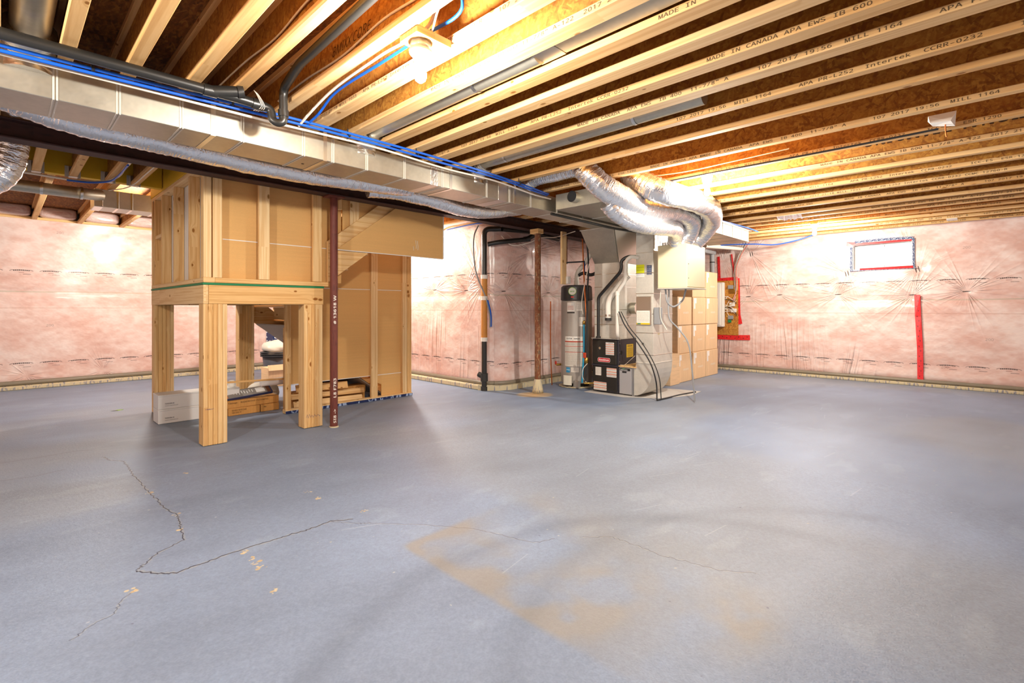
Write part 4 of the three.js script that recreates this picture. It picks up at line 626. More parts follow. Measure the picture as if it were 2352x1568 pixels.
// ---------------------------------------------------------------- the framed staircase
{
  const L = thing('stair_landing', 'timber stair landing on laminated posts with a green gasket strip round its top', 'stair landing', [1.8, 0, 6.07]);
  const plies = (b0, b1, a0, a1) => { const n = 5, t = (b1 - b0) / n; for (let i = 0; i < n; i++) { const j = rr(-0.0025, 0.0025); part('post_ply', bx(b0 + i * t + 0.0008, b0 + (i + 1) * t - 0.0008, 0.004, 1.275, a0 + j, a1 + j, 0.003), lumberMats[[0, 1, 1, 0, 2][i]], L); } };
  plies(1.25, 1.445, 5.0, 5.14); plies(2.15, 2.345, 5.0, 5.14); plies(1.25, 1.445, 7.0, 7.14); plies(2.16, 2.345, 7.0, 7.14);
  part('rim_board', bx(1.292, 2.352, 1.275, 1.445, 4.995, 5.033, 0.003), lumberMats[1], L); part('rim_board', bx(1.25, 1.29, 1.275, 1.445, 4.995, 7.15, 0.003), lumberMats[2], L);
  part('rim_board', bx(1.292, 2.352, 1.275, 1.445, 7.112, 7.15, 0.003), lumberMats[0], L); part('rim_board', bx(2.314, 2.352, 1.275, 1.445, 5.035, 7.11, 0.003), lumberMats[0], L);
  for (const b of [1.62, 1.96]) part('landing_joist', bx(b, b + 0.038, 1.275, 1.445, 5.035, 7.11), lumber(), L);
  part('sill_gasket', bx(1.245, 2.358, 1.446, 1.464, 4.99, 7.155, 0.002), greenMat, L);
  const stain = printMat(256, 64, (c) => { c.strokeStyle = 'rgba(50,70,150,0.75)'; c.lineWidth = 3; c.beginPath(); c.moveTo(10, 40); for (const [x, y] of [[24, 12], [40, 44], [58, 10], [76, 40], [98, 22], [120, 44], [140, 20], [166, 40], [190, 24], [230, 40]]) c.lineTo(x, y); c.stroke(); });
  part('pen_scrawl', onA(2.25, 0.12, 4.996, 0.17, 0.07), stain, L);
  part('carpenter_mark', onA(1.345, 0.33, 4.996, 0.16, 0.02), printMat(256, 32, (c) => { c.strokeStyle = 'rgba(60,60,140,0.8)'; c.lineWidth = 4; c.beginPath(); c.moveTo(0, 16); c.lineTo(110, 18); c.moveTo(30, 6); c.lineTo(38, 28); c.moveTo(52, 6); c.lineTo(60, 28); c.stroke(); }), L);

  const S = thing('stud_wall', 'open stud wall on the landing side facing the far wall, without drywall outside', 'stud wall', [1.295, 1.464, 6.07]);
  part('bottom_plate', bx(1.25, 1.34, 1.466, 1.51, 4.995, 7.15, 0.003), lumberMats[2], S); part('top_plate', bx(1.25, 1.34, 2.50, 2.542, 5.0, 7.15, 0.003), lumberMats[2], S);
  for (const a of [5.04, 5.46, 6.05, 6.60, 6.96, 7.10]) part('stud', bx(1.25, 1.34, 1.51, 2.50, a, a + 0.04, 0.003), a === 6.05 ? lumberMats[0] : lumber(), S);
  part('blocking', bx(1.255, 1.338, 2.04, 2.08, 6.642, 6.958), lumberMats[2], S); part('drywall_sheet', bx(1.342, 1.355, 1.47, 2.54, 5.09, 7.15, 0.001), boardFace, S);

  const T = thing('stud_wall', 'front stud wall over the landing backed by tan drywall paper with a white joint', 'stud wall', [1.85, 1.464, 5.05]);
  part('bottom_plate', bx(1.342, 2.41, 1.466, 1.51, 4.998, 5.09, 0.003), lumberMats[1], T); part('corner_block', bx(1.25, 1.342, 1.466, 1.512, 4.994, 4.998), lumberMats[0], T);
  for (const [p, q] of [[1.252, 1.316], [1.326, 1.40], [1.718, 1.815], [2.245, 2.338]]) part('stud', bx(p, q, 1.512, 2.54, 5.0, 5.04, 0.003), lumberMats[p === 2.245 ? 0 : 2], T);
  for (const b of [1.405, 1.82]) part('stud_back', bx(b, b + 0.012, 1.512, 2.54, 5.042, 5.09, 0.002), lumberMats[1], T);
  part('drywall_sheet', bx(1.40, 2.6, 1.51, 1.874, 5.092, 5.105, 0.001), boardBack, T); part('drywall_sheet', bx(1.40, 2.6, 1.882, 2.56, 5.092, 5.105, 0.001), boardBack, T); part('drywall_joint', bx(1.40, 2.6, 1.874, 1.882, 5.09, 5.103, 0), boardFace, T);

  const U = thing('upper_stair_flight', 'upper stair flight rising behind the brown column, its side closed by tan drywall', 'stair flight', [3.1, 1.47, 5.4]);
  const str = (a) => prism([[2.42, 1.51], [2.52, 1.585], [3.75, 2.49], [3.75, 2.56], [3.20, 2.56], [2.42, 1.95]], a, a + 0.04, (p, q, d) => V(p, q, d));
  part('stringer', str(5.03), lumberMats[0], U); part('stringer', str(5.82), lumberMats[1], U);
  for (let i = 0; i < 5; i++) { const b = 2.42 + i * 0.245, y = 1.66 + i * 0.185; part('tread', bx(b, b + 0.27, y, y + 0.025, 5.11, 5.818), lumber(), U); part('riser', bx(b + 0.25, b + 0.265, y + 0.026, Math.min(2.54, y + 0.184), 5.11, 5.818), lumber(), U); }
  part('side_drywall', prism([[2.505, 1.872], [3.94, 1.872], [3.94, 2.55], [3.415, 2.55]], 5.0, 5.013, (p, q, d) => V(p, q, d)), boardBack, U); part('drywall_edge', bx(3.941, 3.955, 1.872, 2.55, 5.0, 5.03, 0), boardFace, U); part('drywall_edge', bx(2.505, 3.94, 1.864, 1.8715, 5.0, 5.013, 0), boardFace, U);
  part('back_drywall', bx(2.605, 3.94, 2.0, 2.55, 5.072, 5.085, 0.001), boardBack, U);
  part('stud', bx(2.455, 2.50, 1.43, 2.54, 5.0, 5.028, 0.003), lumberMats[2], U); part('stud', bx(2.505, 2.56, 2.30, 2.54, 4.99, 5.028, 0.003), lumberMats[0], U); part('stud', bx(2.68, 2.79, 2.0, 2.54, 5.044, 5.071, 0.003), lumberMats[2], U);
  part('scratch', onA(3.52, 2.0, 4.9985, 0.09, 0.16), printMat(64, 128, (c) => { c.strokeStyle = 'rgba(240,232,214,0.9)'; c.lineWidth = 5; c.beginPath(); c.moveTo(8, 70); c.lineTo(12, 110); c.moveTo(30, 10); c.lineTo(38, 60); c.lineTo(36, 92); c.moveTo(50, 14); c.lineTo(56, 70); c.lineTo(54, 104); c.stroke(); }), U);

  const P = thing('stud_wall', 'tan drywall partition under the upper flight with a gap at its foot', 'stud wall', [3.15, 0, 5.9]);
  part('bottom_plate', bx(2.30, 4.06, 0.002, 0.046, 5.85, 5.94, 0.004), lumberMats[2], P); part('paint_smear', bx(2.30, 4.062, 0.002, 0.034, 5.846, 5.85, 0.0005), std({ map: blueTex, color: rgb(190, 205, 235), roughness: 0.7, ...D2 }), P);
  for (const [p, q] of [[2.305, 2.37], [3.425, 3.52], [3.915, 3.985], [3.99, 4.06]]) part('stud', bx(p, q, 0.046, 2.10, 5.87, 5.91, 0.003), lumber(), P);
  const d0 = 5.912, d1 = 5.925;
  part('drywall_sheet', bx(2.38, 4.0, 0.336, 1.482, d0, d1, 0.001), boardBack, P); part('drywall_sheet', bx(2.38, 4.0, 1.49, 2.18, d0, d1, 0.001), boardBack, P); part('drywall_joint', bx(2.38, 4.0, 1.482, 1.49, d0 - 0.002, d1, 0), boardFace, P); part('drywall_joint', bx(2.38, 4.0, 0.328, 0.336, d0 - 0.002, d1, 0), boardFace, P);
  part('drywall_sheet', bx(3.60, 4.0, 0.046, 0.328, d0, d1, 0.001), boardBack, P); part('gusset', prism([[3.44, 0.328], [3.60, 0.328], [3.60, 0.20], [3.46, 0.26]], d0, d1, (p, q, d) => V(p, q, d)), boardBack, P);

  const Q = thing('lower_stair_flight', 'lower stair flight hidden behind the landing posts and the partition', 'stair flight', [3.2, 0, 6.55]);
  const low = (a) => prism([[2.36, 1.40], [2.36, 1.05], [3.75, 0.0], [4.08, 0.0]], a, a + 0.04, (p, q, d) => V(p, q, d));
  part('stringer', low(6.0), lumberMats[1], Q); part('stringer', low(7.05), lumberMats[0], Q);
  for (let i = 0; i < 6; i++) { const b = 2.36 + i * 0.26, y = 1.25 - i * 0.2; part('tread', bx(b, b + 0.27, y, y + 0.025, 6.0, 7.09), lumber(), Q); part('riser', bx(b + 0.252, b + 0.265, y - 0.17, y - 0.001, 6.0, 7.09), lumber(), Q); }
  part('soffit', prism([[2.37, 1.035], [3.72, 0.02], [3.70, 0.02], [2.37, 1.02]], 6.02, 7.0, (p, q, d) => V(p, q, d)), std({ color: rgb(166, 156, 146), roughness: 0.9, ...D2 }), Q);
  part('stud', bx(2.375, 2.43, 0.002, 1.0, 6.06, 6.12), lumberMats[1], Q);
}

// ---------------------------------------------------------------- things stored under the landing
const faceBox = (o, b0, b1, y0, y1, a0, a1, mat) => { part('box_body', bx(b0, b1, y0, y1, a0, a1, 0.004), mat, o); };
{
  const white = std({ color: rgb(226, 224, 222), roughness: 0.6, ...D2 });
  for (const [y, label] of [[0.002, 'lower of two long white boxes lying beside the landing post'], [0.156, 'upper of two long white boxes lying beside the landing post']]) {
    const o = thing('long_box', label, 'box', [1.5, y, 6.42]); faceBox(o, 1.16, 1.95, y, y + 0.152, 6.30, 6.55, white); part('box_lid', bx(1.158, 1.952, y + 0.135, y + 0.153, 6.296, 6.554, 0.004), white, o);
    part('printed_text', onA(1.34, y + 0.045, 6.2985, 0.26, 0.05), printMat(256, 48, (c) => { c.fillStyle = 'rgba(70,70,80,0.75)'; c.font = 'bold 17px sans-serif'; c.fillText('TORSEN II', 8, 18); c.font = '12px sans-serif'; c.fillText('DOOR HARDWARE KIT', 8, 38); }), o);
  }
  const brown = (label, b0, b1, y0, a0, tilt, text) => { const o = thing('carton', label, 'carton', [(b0 + b1) / 2, y0, a0 + 0.12]); faceBox(o, b0, b1, y0, y0 + 0.085, a0, a0 + 0.24, cardMat2); part('printed_text', onA((b0 + b1) / 2, y0 + 0.045, a0 - 0.0012, Math.min(0.5, b1 - b0 - 0.05), 0.06), printMat(512, 64, (c) => { c.fillStyle = 'rgba(60,40,20,0.8)'; c.font = 'bold 26px serif'; text.forEach((s, i) => c.fillText(s, 20, 26 + i * 28)); }), o); o.rotation.z = tilt; return o; };
  brown('lower left flat brown carton on the floor under the landing', 1.80, 2.14, 0.002, 6.2, 0, ['HANDLE WITH CARE', 'THIS SIDE UP']); brown('lower right flat brown carton on the floor under the landing', 2.15, 2.36, 0.002, 6.2, 0, ['Vintage']);
  brown('longer brown carton lying across the two flat cartons', 1.70, 2.36, 0.089, 6.205, 0.008, ['Vintage     HARDWOOD FLOORING']);
  const fl = thing('flooring_pack', 'grey and navy flooring pack with an orange corner tilted on the cartons', 'flooring pack', [1.98, 0.215, 6.32]);
  part('pack_body', bx(1.72, 2.30, 0.215, 0.25, 6.24, 6.38, 0.003), std({ color: rgb(52, 58, 96), roughness: 0.4, ...D2 }), fl);
  part('printed_label', flat(V(2.0, 0.2515, 6.31), ALONG_B, new THREE.Vector3(0, 0, -1), 0.56, 0.135), printMat(512, 160, (c, w, h) => { c.fillStyle = '#8d8680'; c.fillRect(0, 0, w, h); c.fillStyle = '#d07a4c'; c.fillRect(6, 30, 84, 124); c.fillStyle = '#e8e6e4'; for (let i = 0; i < 8; i++) c.fillRect(150 + i * 26, 30 + (i % 3) * 12, 8, 60); c.fillRect(370, 20, 90, 110); c.fillStyle = '#7a4a30'; c.fillRect(476, 0, 36, h); }, { transparent: false }), fl);
  fl.rotation.set(0.5, 0, 0.09);
  single('plastic_roll', sweep([V(2.20, 0.31, 6.36), V(2.85, 0.36, 6.30)], 0.045, 16), std({ color: rgb(236, 230, 228), roughness: 0.45, ...D2 }), 'white plastic-wrapped roll poking from under the landing past the post', 'roll');
  single('wood_strip', board(V(1.6, 0.40, 6.18), V(2.37, 0.39, 6.05), V(0, 1, 0.2), 0.022, 0.012), lumberMats[1], 'thin wooden strip spanning level between the landing posts near the floor', 'wood strip');
  const bag = (() => { const g = new THREE.SphereGeometry(1, 28, 18), p = g.attributes.position; for (let i = 0; i < p.count; i++) { const x = p.getX(i), y = p.getY(i), z = p.getZ(i), n = 0.12 * (fbm(x * 2 + 5, y * 2 + z * 2, 3) - 0.5); p.setXYZ(i, Math.sign(x) * Math.pow(Math.abs(x), 0.6) * 0.19 * (1 + n), Math.max(-0.95, y) * 0.148 * (1 + n), z * 0.16 * (1 + n)); } g.computeVertexNormals(); g.translate(2.33, 0.15, -6.66); return g.toNonIndexed(); })();
  const bg = thing('mortar_bag', 'plump white bag with a broad green band behind the cartons', 'bag', [2.33, 0, 6.66]);
  part('bag_body', bag, std({ map: canvasTex(256, 64, (c, w, h) => { c.fillStyle = '#e8e4d8'; c.fillRect(0, 0, w, h); c.fillStyle = '#1d7a45'; c.fillRect(118, 0, 26, h); c.fillStyle = '#8fc63d'; c.beginPath(); c.arc(170, 40, 8, 0, 7); c.fill(); }), roughness: 0.6, ...D2 }), bg);
  const jar = thing('plastic_jar', 'small white plastic jar standing on the long white boxes', 'jar', [1.90, 0.31, 6.42]); part('jar_body', cyl(1.90, 0.31, 0.36, 6.42, 0.036), whitePlastic, jar); part('jar_lid', cyl(1.90, 0.361, 0.38, 6.42, 0.03, 0.028), pvcWhite, jar);
  const pail = thing('white_pail', 'white pail half hidden behind the front landing post', 'pail', [1.70, 0.31, 6.42]); part('pail_body', cyl(1.70, 0.31, 0.43, 6.42, 0.06, 0.065), whitePlastic, pail); part('pail_rim', cyl(1.70, 0.43, 0.44, 6.42, 0.069, 0.069), whitePlastic, pail);
  // behind: bin, carton, blue wrap
  const bin = thing('waste_bin', 'dark grey ribbed bin topped with a clear plastic bag behind the landing', 'bin', [3.3, 0, 8.75]);
  part('bin_body', lathe(3.3, 0, 8.75, [[0, 0], [0.19, 0], [0.23, 0.42], [0, 0.42]]), std({ color: rgb(74, 80, 92), roughness: 0.5, ...D2 }), bin); for (let i = 0; i < 3; i++) part('bin_rim', lathe(3.3, 0.42 + i * 0.03, 8.75, [[0.2, 0], [0.265, 0.002], [0.265, 0.018], [0.2, 0.022]]), std({ color: rgb(58, 60, 66), roughness: 0.5, ...D2 }), bin);
  const bb = new THREE.SphereGeometry(0.25, 24, 14); { const p = bb.attributes.position; for (let i = 0; i < p.count; i++) { const n = 1 + 0.25 * (fbm(p.getX(i) * 9 + 9, p.getY(i) * 9 + p.getZ(i) * 7, 3) - 0.5); p.setXYZ(i, p.getX(i) * n, Math.max(-0.4, p.getY(i) / 0.25) * 0.13 * n, p.getZ(i) * n); } bb.computeVertexNormals(); bb.translate(3.3, 0.565, -8.75); }
  single('plastic_bag', bb.toNonIndexed(), phy({ color: rgb(226, 224, 214), roughness: 0.35, ...D2 }), 'bunched clear plastic bag lying on the dark grey bin', 'plastic bag');
  const ct = thing('carton', 'open brown carton standing before the dark grey bin', 'carton', [3.05, 0, 8.2]); faceBox(ct, 2.9, 3.2, 0.002, 0.3, 8.05, 8.35, cardMat); part('carton_flap', board(V(2.9, 0.3, 8.05), V(3.2, 0.3, 8.05), V(0, 0.8, 0.5), 0.1, 0.004), cardMat, ct);
  single('insulation_roll', bx(3.38, 3.46, 0.48, 1.03, 9.15, 9.5, 0.02), blueWrap, 'blue and white wrapped roll standing far behind the landing post', 'insulation roll'); single('carton', bx(3.36, 3.7, 0.002, 0.478, 9.1, 9.55, 0.004), cardMat, 'tall brown carton under the blue wrapped roll', 'carton');
  // offcuts heaped behind the gap in the partition
  const cut = (label, A, B, w, t, m) => single('lumber_offcut', board(V(...A), V(...B), V(0, 1, 0.3), w, t), m, label, 'lumber');
  cut('yellow-brown offcut board lying highest in the gap under the partition', [2.5, 0.25, 6.05], [3.15, 0.24, 6.0], 0.09, 0.02, lumberMats[1]); cut('pale offcut board lying lowest in the gap under the partition', [2.45, 0.07, 6.0], [3.35, 0.055, 5.985], 0.07, 0.02, lumberMats[2]); cut('long offcut board in the middle of the gap under the partition', [2.45, 0.15, 6.08], [3.42, 0.13, 6.06], 0.07, 0.02, lumberMats[0]);
  const c2 = thing('carton', 'flat printed carton among the offcuts in the partition gap', 'carton', [2.98, 0.05, 6.18]); faceBox(c2, 2.5, 3.48, 0.1, 0.19, 6.12, 6.3, cardMat2); part('printed_mark', onA(3.36, 0.15, 6.1185, 0.1, 0.05), printMat(128, 64, (c) => { c.fillStyle = 'rgba(40,26,14,0.9)'; c.font = 'bold 50px sans-serif'; c.fillText('I+I', 24, 52); }), c2); part('carton_base', bx(2.5, 3.48, 0.002, 0.099, 6.14, 6.3), cardMat2, c2);
  single('dark_crate', bx(3.0, 3.42, 0.002, 0.34, 6.5, 6.8, 0.006), std({ color: rgb(70, 56, 44), roughness: 0.7, ...D2 }), 'dark crate in the shadow behind the partition gap', 'crate');
}
{
  const g = new Geo(); for (let i = 0; i < 6; i++) { const f = (k) => { const w = 0.02 * Math.sin(Math.PI * k / 6) + 0.001; return [V(0.92 + k * 0.02, 0.004 + 0.008 * Math.sin(k), 7.55 - w), V(0.92 + k * 0.02, 0.006, 7.55 + w)]; }; const [p, q] = f(i), [r, s] = f(i + 1); g.quad(p, r, s, q, [0, 0], [1, 0], [1, 1], [0, 1]); }
  single('leaf', g.done(), std({ color: rgb(130, 170, 60), roughness: 0.6, ...D2 }), 'small green leaf on the floor by the far wall', 'leaf');
}

// ---------------------------------------------------------------- furnace, its ducts and pipes
const sticker = (w, h, draw) => std({ map: canvasTex(w, h, draw), roughness: 0.5, ...D2 });
const textLines = (c, x, y, w, n, step, col) => { c.fillStyle = col; for (let i = 0; i < n; i++) { let p = x; while (p < x + w) { const l = 3 + rnd() * 12; c.fillRect(p, y + i * step, Math.min(l, x + w - p), Math.max(1, step * 0.4)); p += l + 3; } } };
const warnLabel = sticker(128, 176, (c, w, h) => { c.fillStyle = '#eeeae4'; c.fillRect(0, 0, w, h); for (let i = 0; i < 5; i++) { c.fillStyle = '#d8662c'; c.fillRect(0, 24 + i * 32, w, 7); textLines(c, 6, 34 + i * 32, w - 12, 4, 5, '#6b6660'); } c.fillStyle = '#222'; c.font = 'bold 15px sans-serif'; c.fillText('< >  ! WARNING', 4, 17); });
const warnLabel2 = sticker(160, 128, (c, w, h) => { c.fillStyle = '#f2eee8'; c.fillRect(0, 0, w, h); for (const y of [4, 48, 86]) { c.fillStyle = '#d8662c'; c.fillRect(0, y, w, 9); textLines(c, 8, y + 14, w - 16, 4, 6, '#77706a'); } });
const blankLabel = sticker(64, 64, (c, w, h) => { c.fillStyle = '#e9e4da'; c.fillRect(0, 0, w, h); textLines(c, 5, 8, w - 10, 8, 6, '#b2aba0'); });
{
  const black = std({ color: rgb(46, 43, 38), roughness: 0.42, metalness: 0.2, ...D2 }), blackSide = std({ color: rgb(56, 54, 62), roughness: 0.4, metalness: 0.2, ...D2 }), o = thing('furnace', 'black gas furnace with a red badge, orange-striped labels and pipes above', 'furnace', [6.45, 0, 3.96]);
  part('cabinet', bx(6.11, 6.82, 0.02, 0.79, 3.74, 4.18, 0.006), blackSide, o);
  part('upper_door', bx(6.075, 6.11, 0.42, 0.775, 3.755, 4.168, 0.02), black, o); part('burner_door', bx(6.088, 6.11, 0.045, 0.395, 3.755, 4.168, 0.008), black, o); part('door_rail', bx(6.08, 6.11, 0.395, 0.42, 3.742, 4.178, 0.004), blackSide, o); part('top_flange', bx(6.085, 6.83, 0.79, 0.802, 3.73, 4.19, 0.003), galvDull, o);
  part('badge', onB(6.0742, 0.487, 3.96, 0.21, 0.062), printMat(256, 76, (c, w, h) => { c.fillStyle = '#f2ece6'; c.beginPath(); c.roundRect(0, 0, w, h, 26); c.fill(); c.fillStyle = '#c8202a'; c.beginPath(); c.roundRect(5, 5, w - 10, h - 10, 22); c.fill(); c.fillStyle = '#fff'; c.font = 'bold 46px sans-serif'; c.fillText('Goodman', 22, 54, 212); }), o);
  part('warning_label', onB(6.0742, 0.655, 3.86, 0.14, 0.18), warnLabel, o); part('warning_label', onB(6.0872, 0.31, 3.84, 0.165, 0.13), warnLabel2, o); part('warning_label', onB(6.0872, 0.10, 4.035, 0.22, 0.12), warnLabel2, o); part('rating_label', onB(6.0872, 0.315, 4.065, 0.1, 0.12), blankLabel, o);
  part('sight_glass', sweep([V(6.070, 0.655, 4.03), V(6.076, 0.655, 4.03)], 0.018, 16), galvBright, o);
  part('energy_label', onA(6.425, 0.615, 3.7385, 0.19, 0.19), sticker(128, 128, (c, w, h) => { c.fillStyle = '#efc51c'; c.fillRect(0, 0, w, h); c.fillStyle = '#2a2610'; c.font = 'bold 17px sans-serif'; c.fillText('ENERGUIDE', 14, 24); textLines(c, 12, 36, 104, 11, 8, '#8a7414'); }), o);
  part('knockout', sweep([V(6.19, 0.60, 3.742), V(6.19, 0.60, 3.736)], 0.028, 16), rubber, o); for (let i = 0; i < 6; i++) part('screw', sweep([V(6.14, 0.08 + i * 0.13, 3.742), V(6.14, 0.08 + i * 0.13, 3.735)], 0.007, 8), galvBright, o);
  part('gas_stub', pipe([V(6.11, 0.13, 4.15), V(6.02, 0.13, 4.18), V(5.98, 0.13, 4.24)], 0.014, 0.03), brass, o);

  const f = thing('air_filter_cabinet', 'grey filter cabinet with a black badge beside the furnace', 'filter cabinet', [6.4, 0, 3.61]);
  part('cabinet', bx(6.125, 6.72, 0.02, 0.405, 3.50, 3.733, 0.004), std({ color: rgb(176, 176, 178), roughness: 0.4, metalness: 0.3, ...D2 }), f); part('door', bx(6.112, 6.125, 0.025, 0.395, 3.53, 3.728, 0.004), std({ color: rgb(186, 186, 188), roughness: 0.4, metalness: 0.3, ...D2 }), f); part('top_board', bx(6.10, 6.70, 0.405, 0.42, 3.46, 3.735), lumberMats[0], f);
  part('badge', onB(6.111, 0.37, 3.635, 0.165, 0.034), sticker(160, 34, (c, w, h) => { c.fillStyle = '#161616'; c.fillRect(0, 0, w, h); c.fillStyle = '#3fa34a'; c.fillRect(38, 3, 40, 6); c.fillStyle = '#f0f0f0'; c.font = 'bold 20px sans-serif'; c.fillText('AIROCLEAN', 8, 28, 144); }), f); part('small_badge', onB(6.111, 0.335, 3.645, 0.07, 0.024), std({ color: rgb(30, 28, 28), roughness: 0.4, ...D2 }), f);
  for (const a of [3.515, 3.495]) part('corner_rail', bx(6.108, 6.125, 0.005, 0.41, a - 0.006, a + 0.006, 0.002), galvBright, f);

  const r = thing('return_drop_duct', 'tall galvanized return drop with yellow label and rounded elbow at its foot', 'duct', [6.4, 0, 3.33]);
  part('drop_body', bx(6.12, 6.69, 0.47, 2.33, 3.206, 3.465, 0.003), galvDull, r);
  const prof = [[3.206, 0.47], [3.465, 0.47], [3.475, 0.42], [3.4985, 0.405], [3.4985, 0.02]]; for (let i = 1; i < 10; i++) { const t = i / 10 * Math.PI / 2; prof.push([3.4985 - 0.2925 * Math.sin(t), 0.47 - 0.45 * Math.cos(t)]); }
  part('elbow', prism(prof, 6.125, 6.685, (p, q, d) => V(d, q, p)), galvDull, r);
  for (const y of [0.49, 0.60, 0.90, 1.16, 1.44, 1.72, 2.0]) part('duct_seam', bx(6.116, 6.694, y - 0.004, y + 0.004, 3.202, 3.469, 0.001), y < 0.55 ? pvcWhite : galvBright, r);
  part('humidistat_label', onB(6.1192, 1.755, 3.40, 0.125, 0.17), sticker(96, 128, (c, w, h) => { c.fillStyle = '#eeeee8'; c.fillRect(0, 0, w, h); c.fillStyle = '#e2e81c'; c.fillRect(0, 0, w, 92); c.fillStyle = '#8c9010'; c.fillRect(6, 26, 84, 3); c.fillRect(6, 58, 84, 3); textLines(c, 8, 100, 80, 4, 6, '#b8b8b0'); }), r);
  part('dark_label', onB(6.1192, 1.76, 3.265, 0.075, 0.13), sticker(64, 96, (c, w, h) => { c.fillStyle = '#222c48'; c.fillRect(0, 0, w, h); textLines(c, 5, 8, 54, 9, 10, '#a9b4cc'); }), r);
  part('filter_access_door', bx(6.10, 6.1195, 1.01, 1.40, 3.225, 3.455, 0.008), galvBright, r); part('instruction_label', onB(6.099, 1.11, 3.345, 0.2, 0.19), sticker(160, 144, (c, w, h) => { c.fillStyle = '#f0eee2'; c.fillRect(0, 0, w, h); textLines(c, 10, 14, 140, 13, 8, '#b4b0a2'); c.fillStyle = '#e8c21c'; c.fillRect(0, h - 16, w, 16); c.fillStyle = '#2d7d76'; c.fillRect(10, h - 14, 40, 12); }), r);
  for (const a of [3.36, 3.325]) part('test_plug', sweep([V(6.114, 0.75, a), V(6.121, 0.75, a)], 0.014, 12), a > 3.35 ? rubber : galvDull, r); part('chalk_note', onA(6.29, 0.885, 3.2045, 0.10, 0.03), printMat(96, 32, (c) => { c.fillStyle = 'rgba(210,190,60,0.9)'; c.font = 'italic bold 24px sans-serif'; c.fillText('ok jb', 6, 24); }), r);

  const p = thing('supply_plenum', 'galvanized supply plenum flaring from the furnace top up to the trunk duct', 'duct', [6.45, 0.803, 3.95]);
  part('plenum_body', bx(6.13, 6.80, 0.803, 1.90, 3.76, 4.16, 0.003), galvDull, p); for (const y of [1.0, 1.12, 1.22, 1.55, 1.74]) part('duct_seam', bx(6.126, 6.804, y - 0.004, y + 0.004, 3.756, 4.164, 0.001), galvBright, p);
  part('transition_hood', loft([ring(6.13, 6.80, 3.76, 4.16, 1.90), ring(5.62, 6.75, 3.52, 4.05, 2.325)]), galv, p); part('brightened_hood_side', loft([[V(6.15, 1.90, 3.752), V(6.78, 1.90, 3.752), V(6.78, 1.90, 3.756), V(6.15, 1.90, 3.756)], [V(5.64, 2.318, 3.512), V(6.73, 2.318, 3.512), V(6.73, 2.318, 3.517), V(5.64, 2.318, 3.517)]]), galvBright, p); part('hood_cleat', bx(5.61, 6.76, 2.318, 2.326, 3.51, 4.06), galvBright, p); part('coil_label', sweep([V(6.128, 1.48, 3.80), V(6.1285, 1.48, 3.80)], 0.04, 16), galvBright, p);  // hood side panel is an added bright skin so that face reads shinier
}
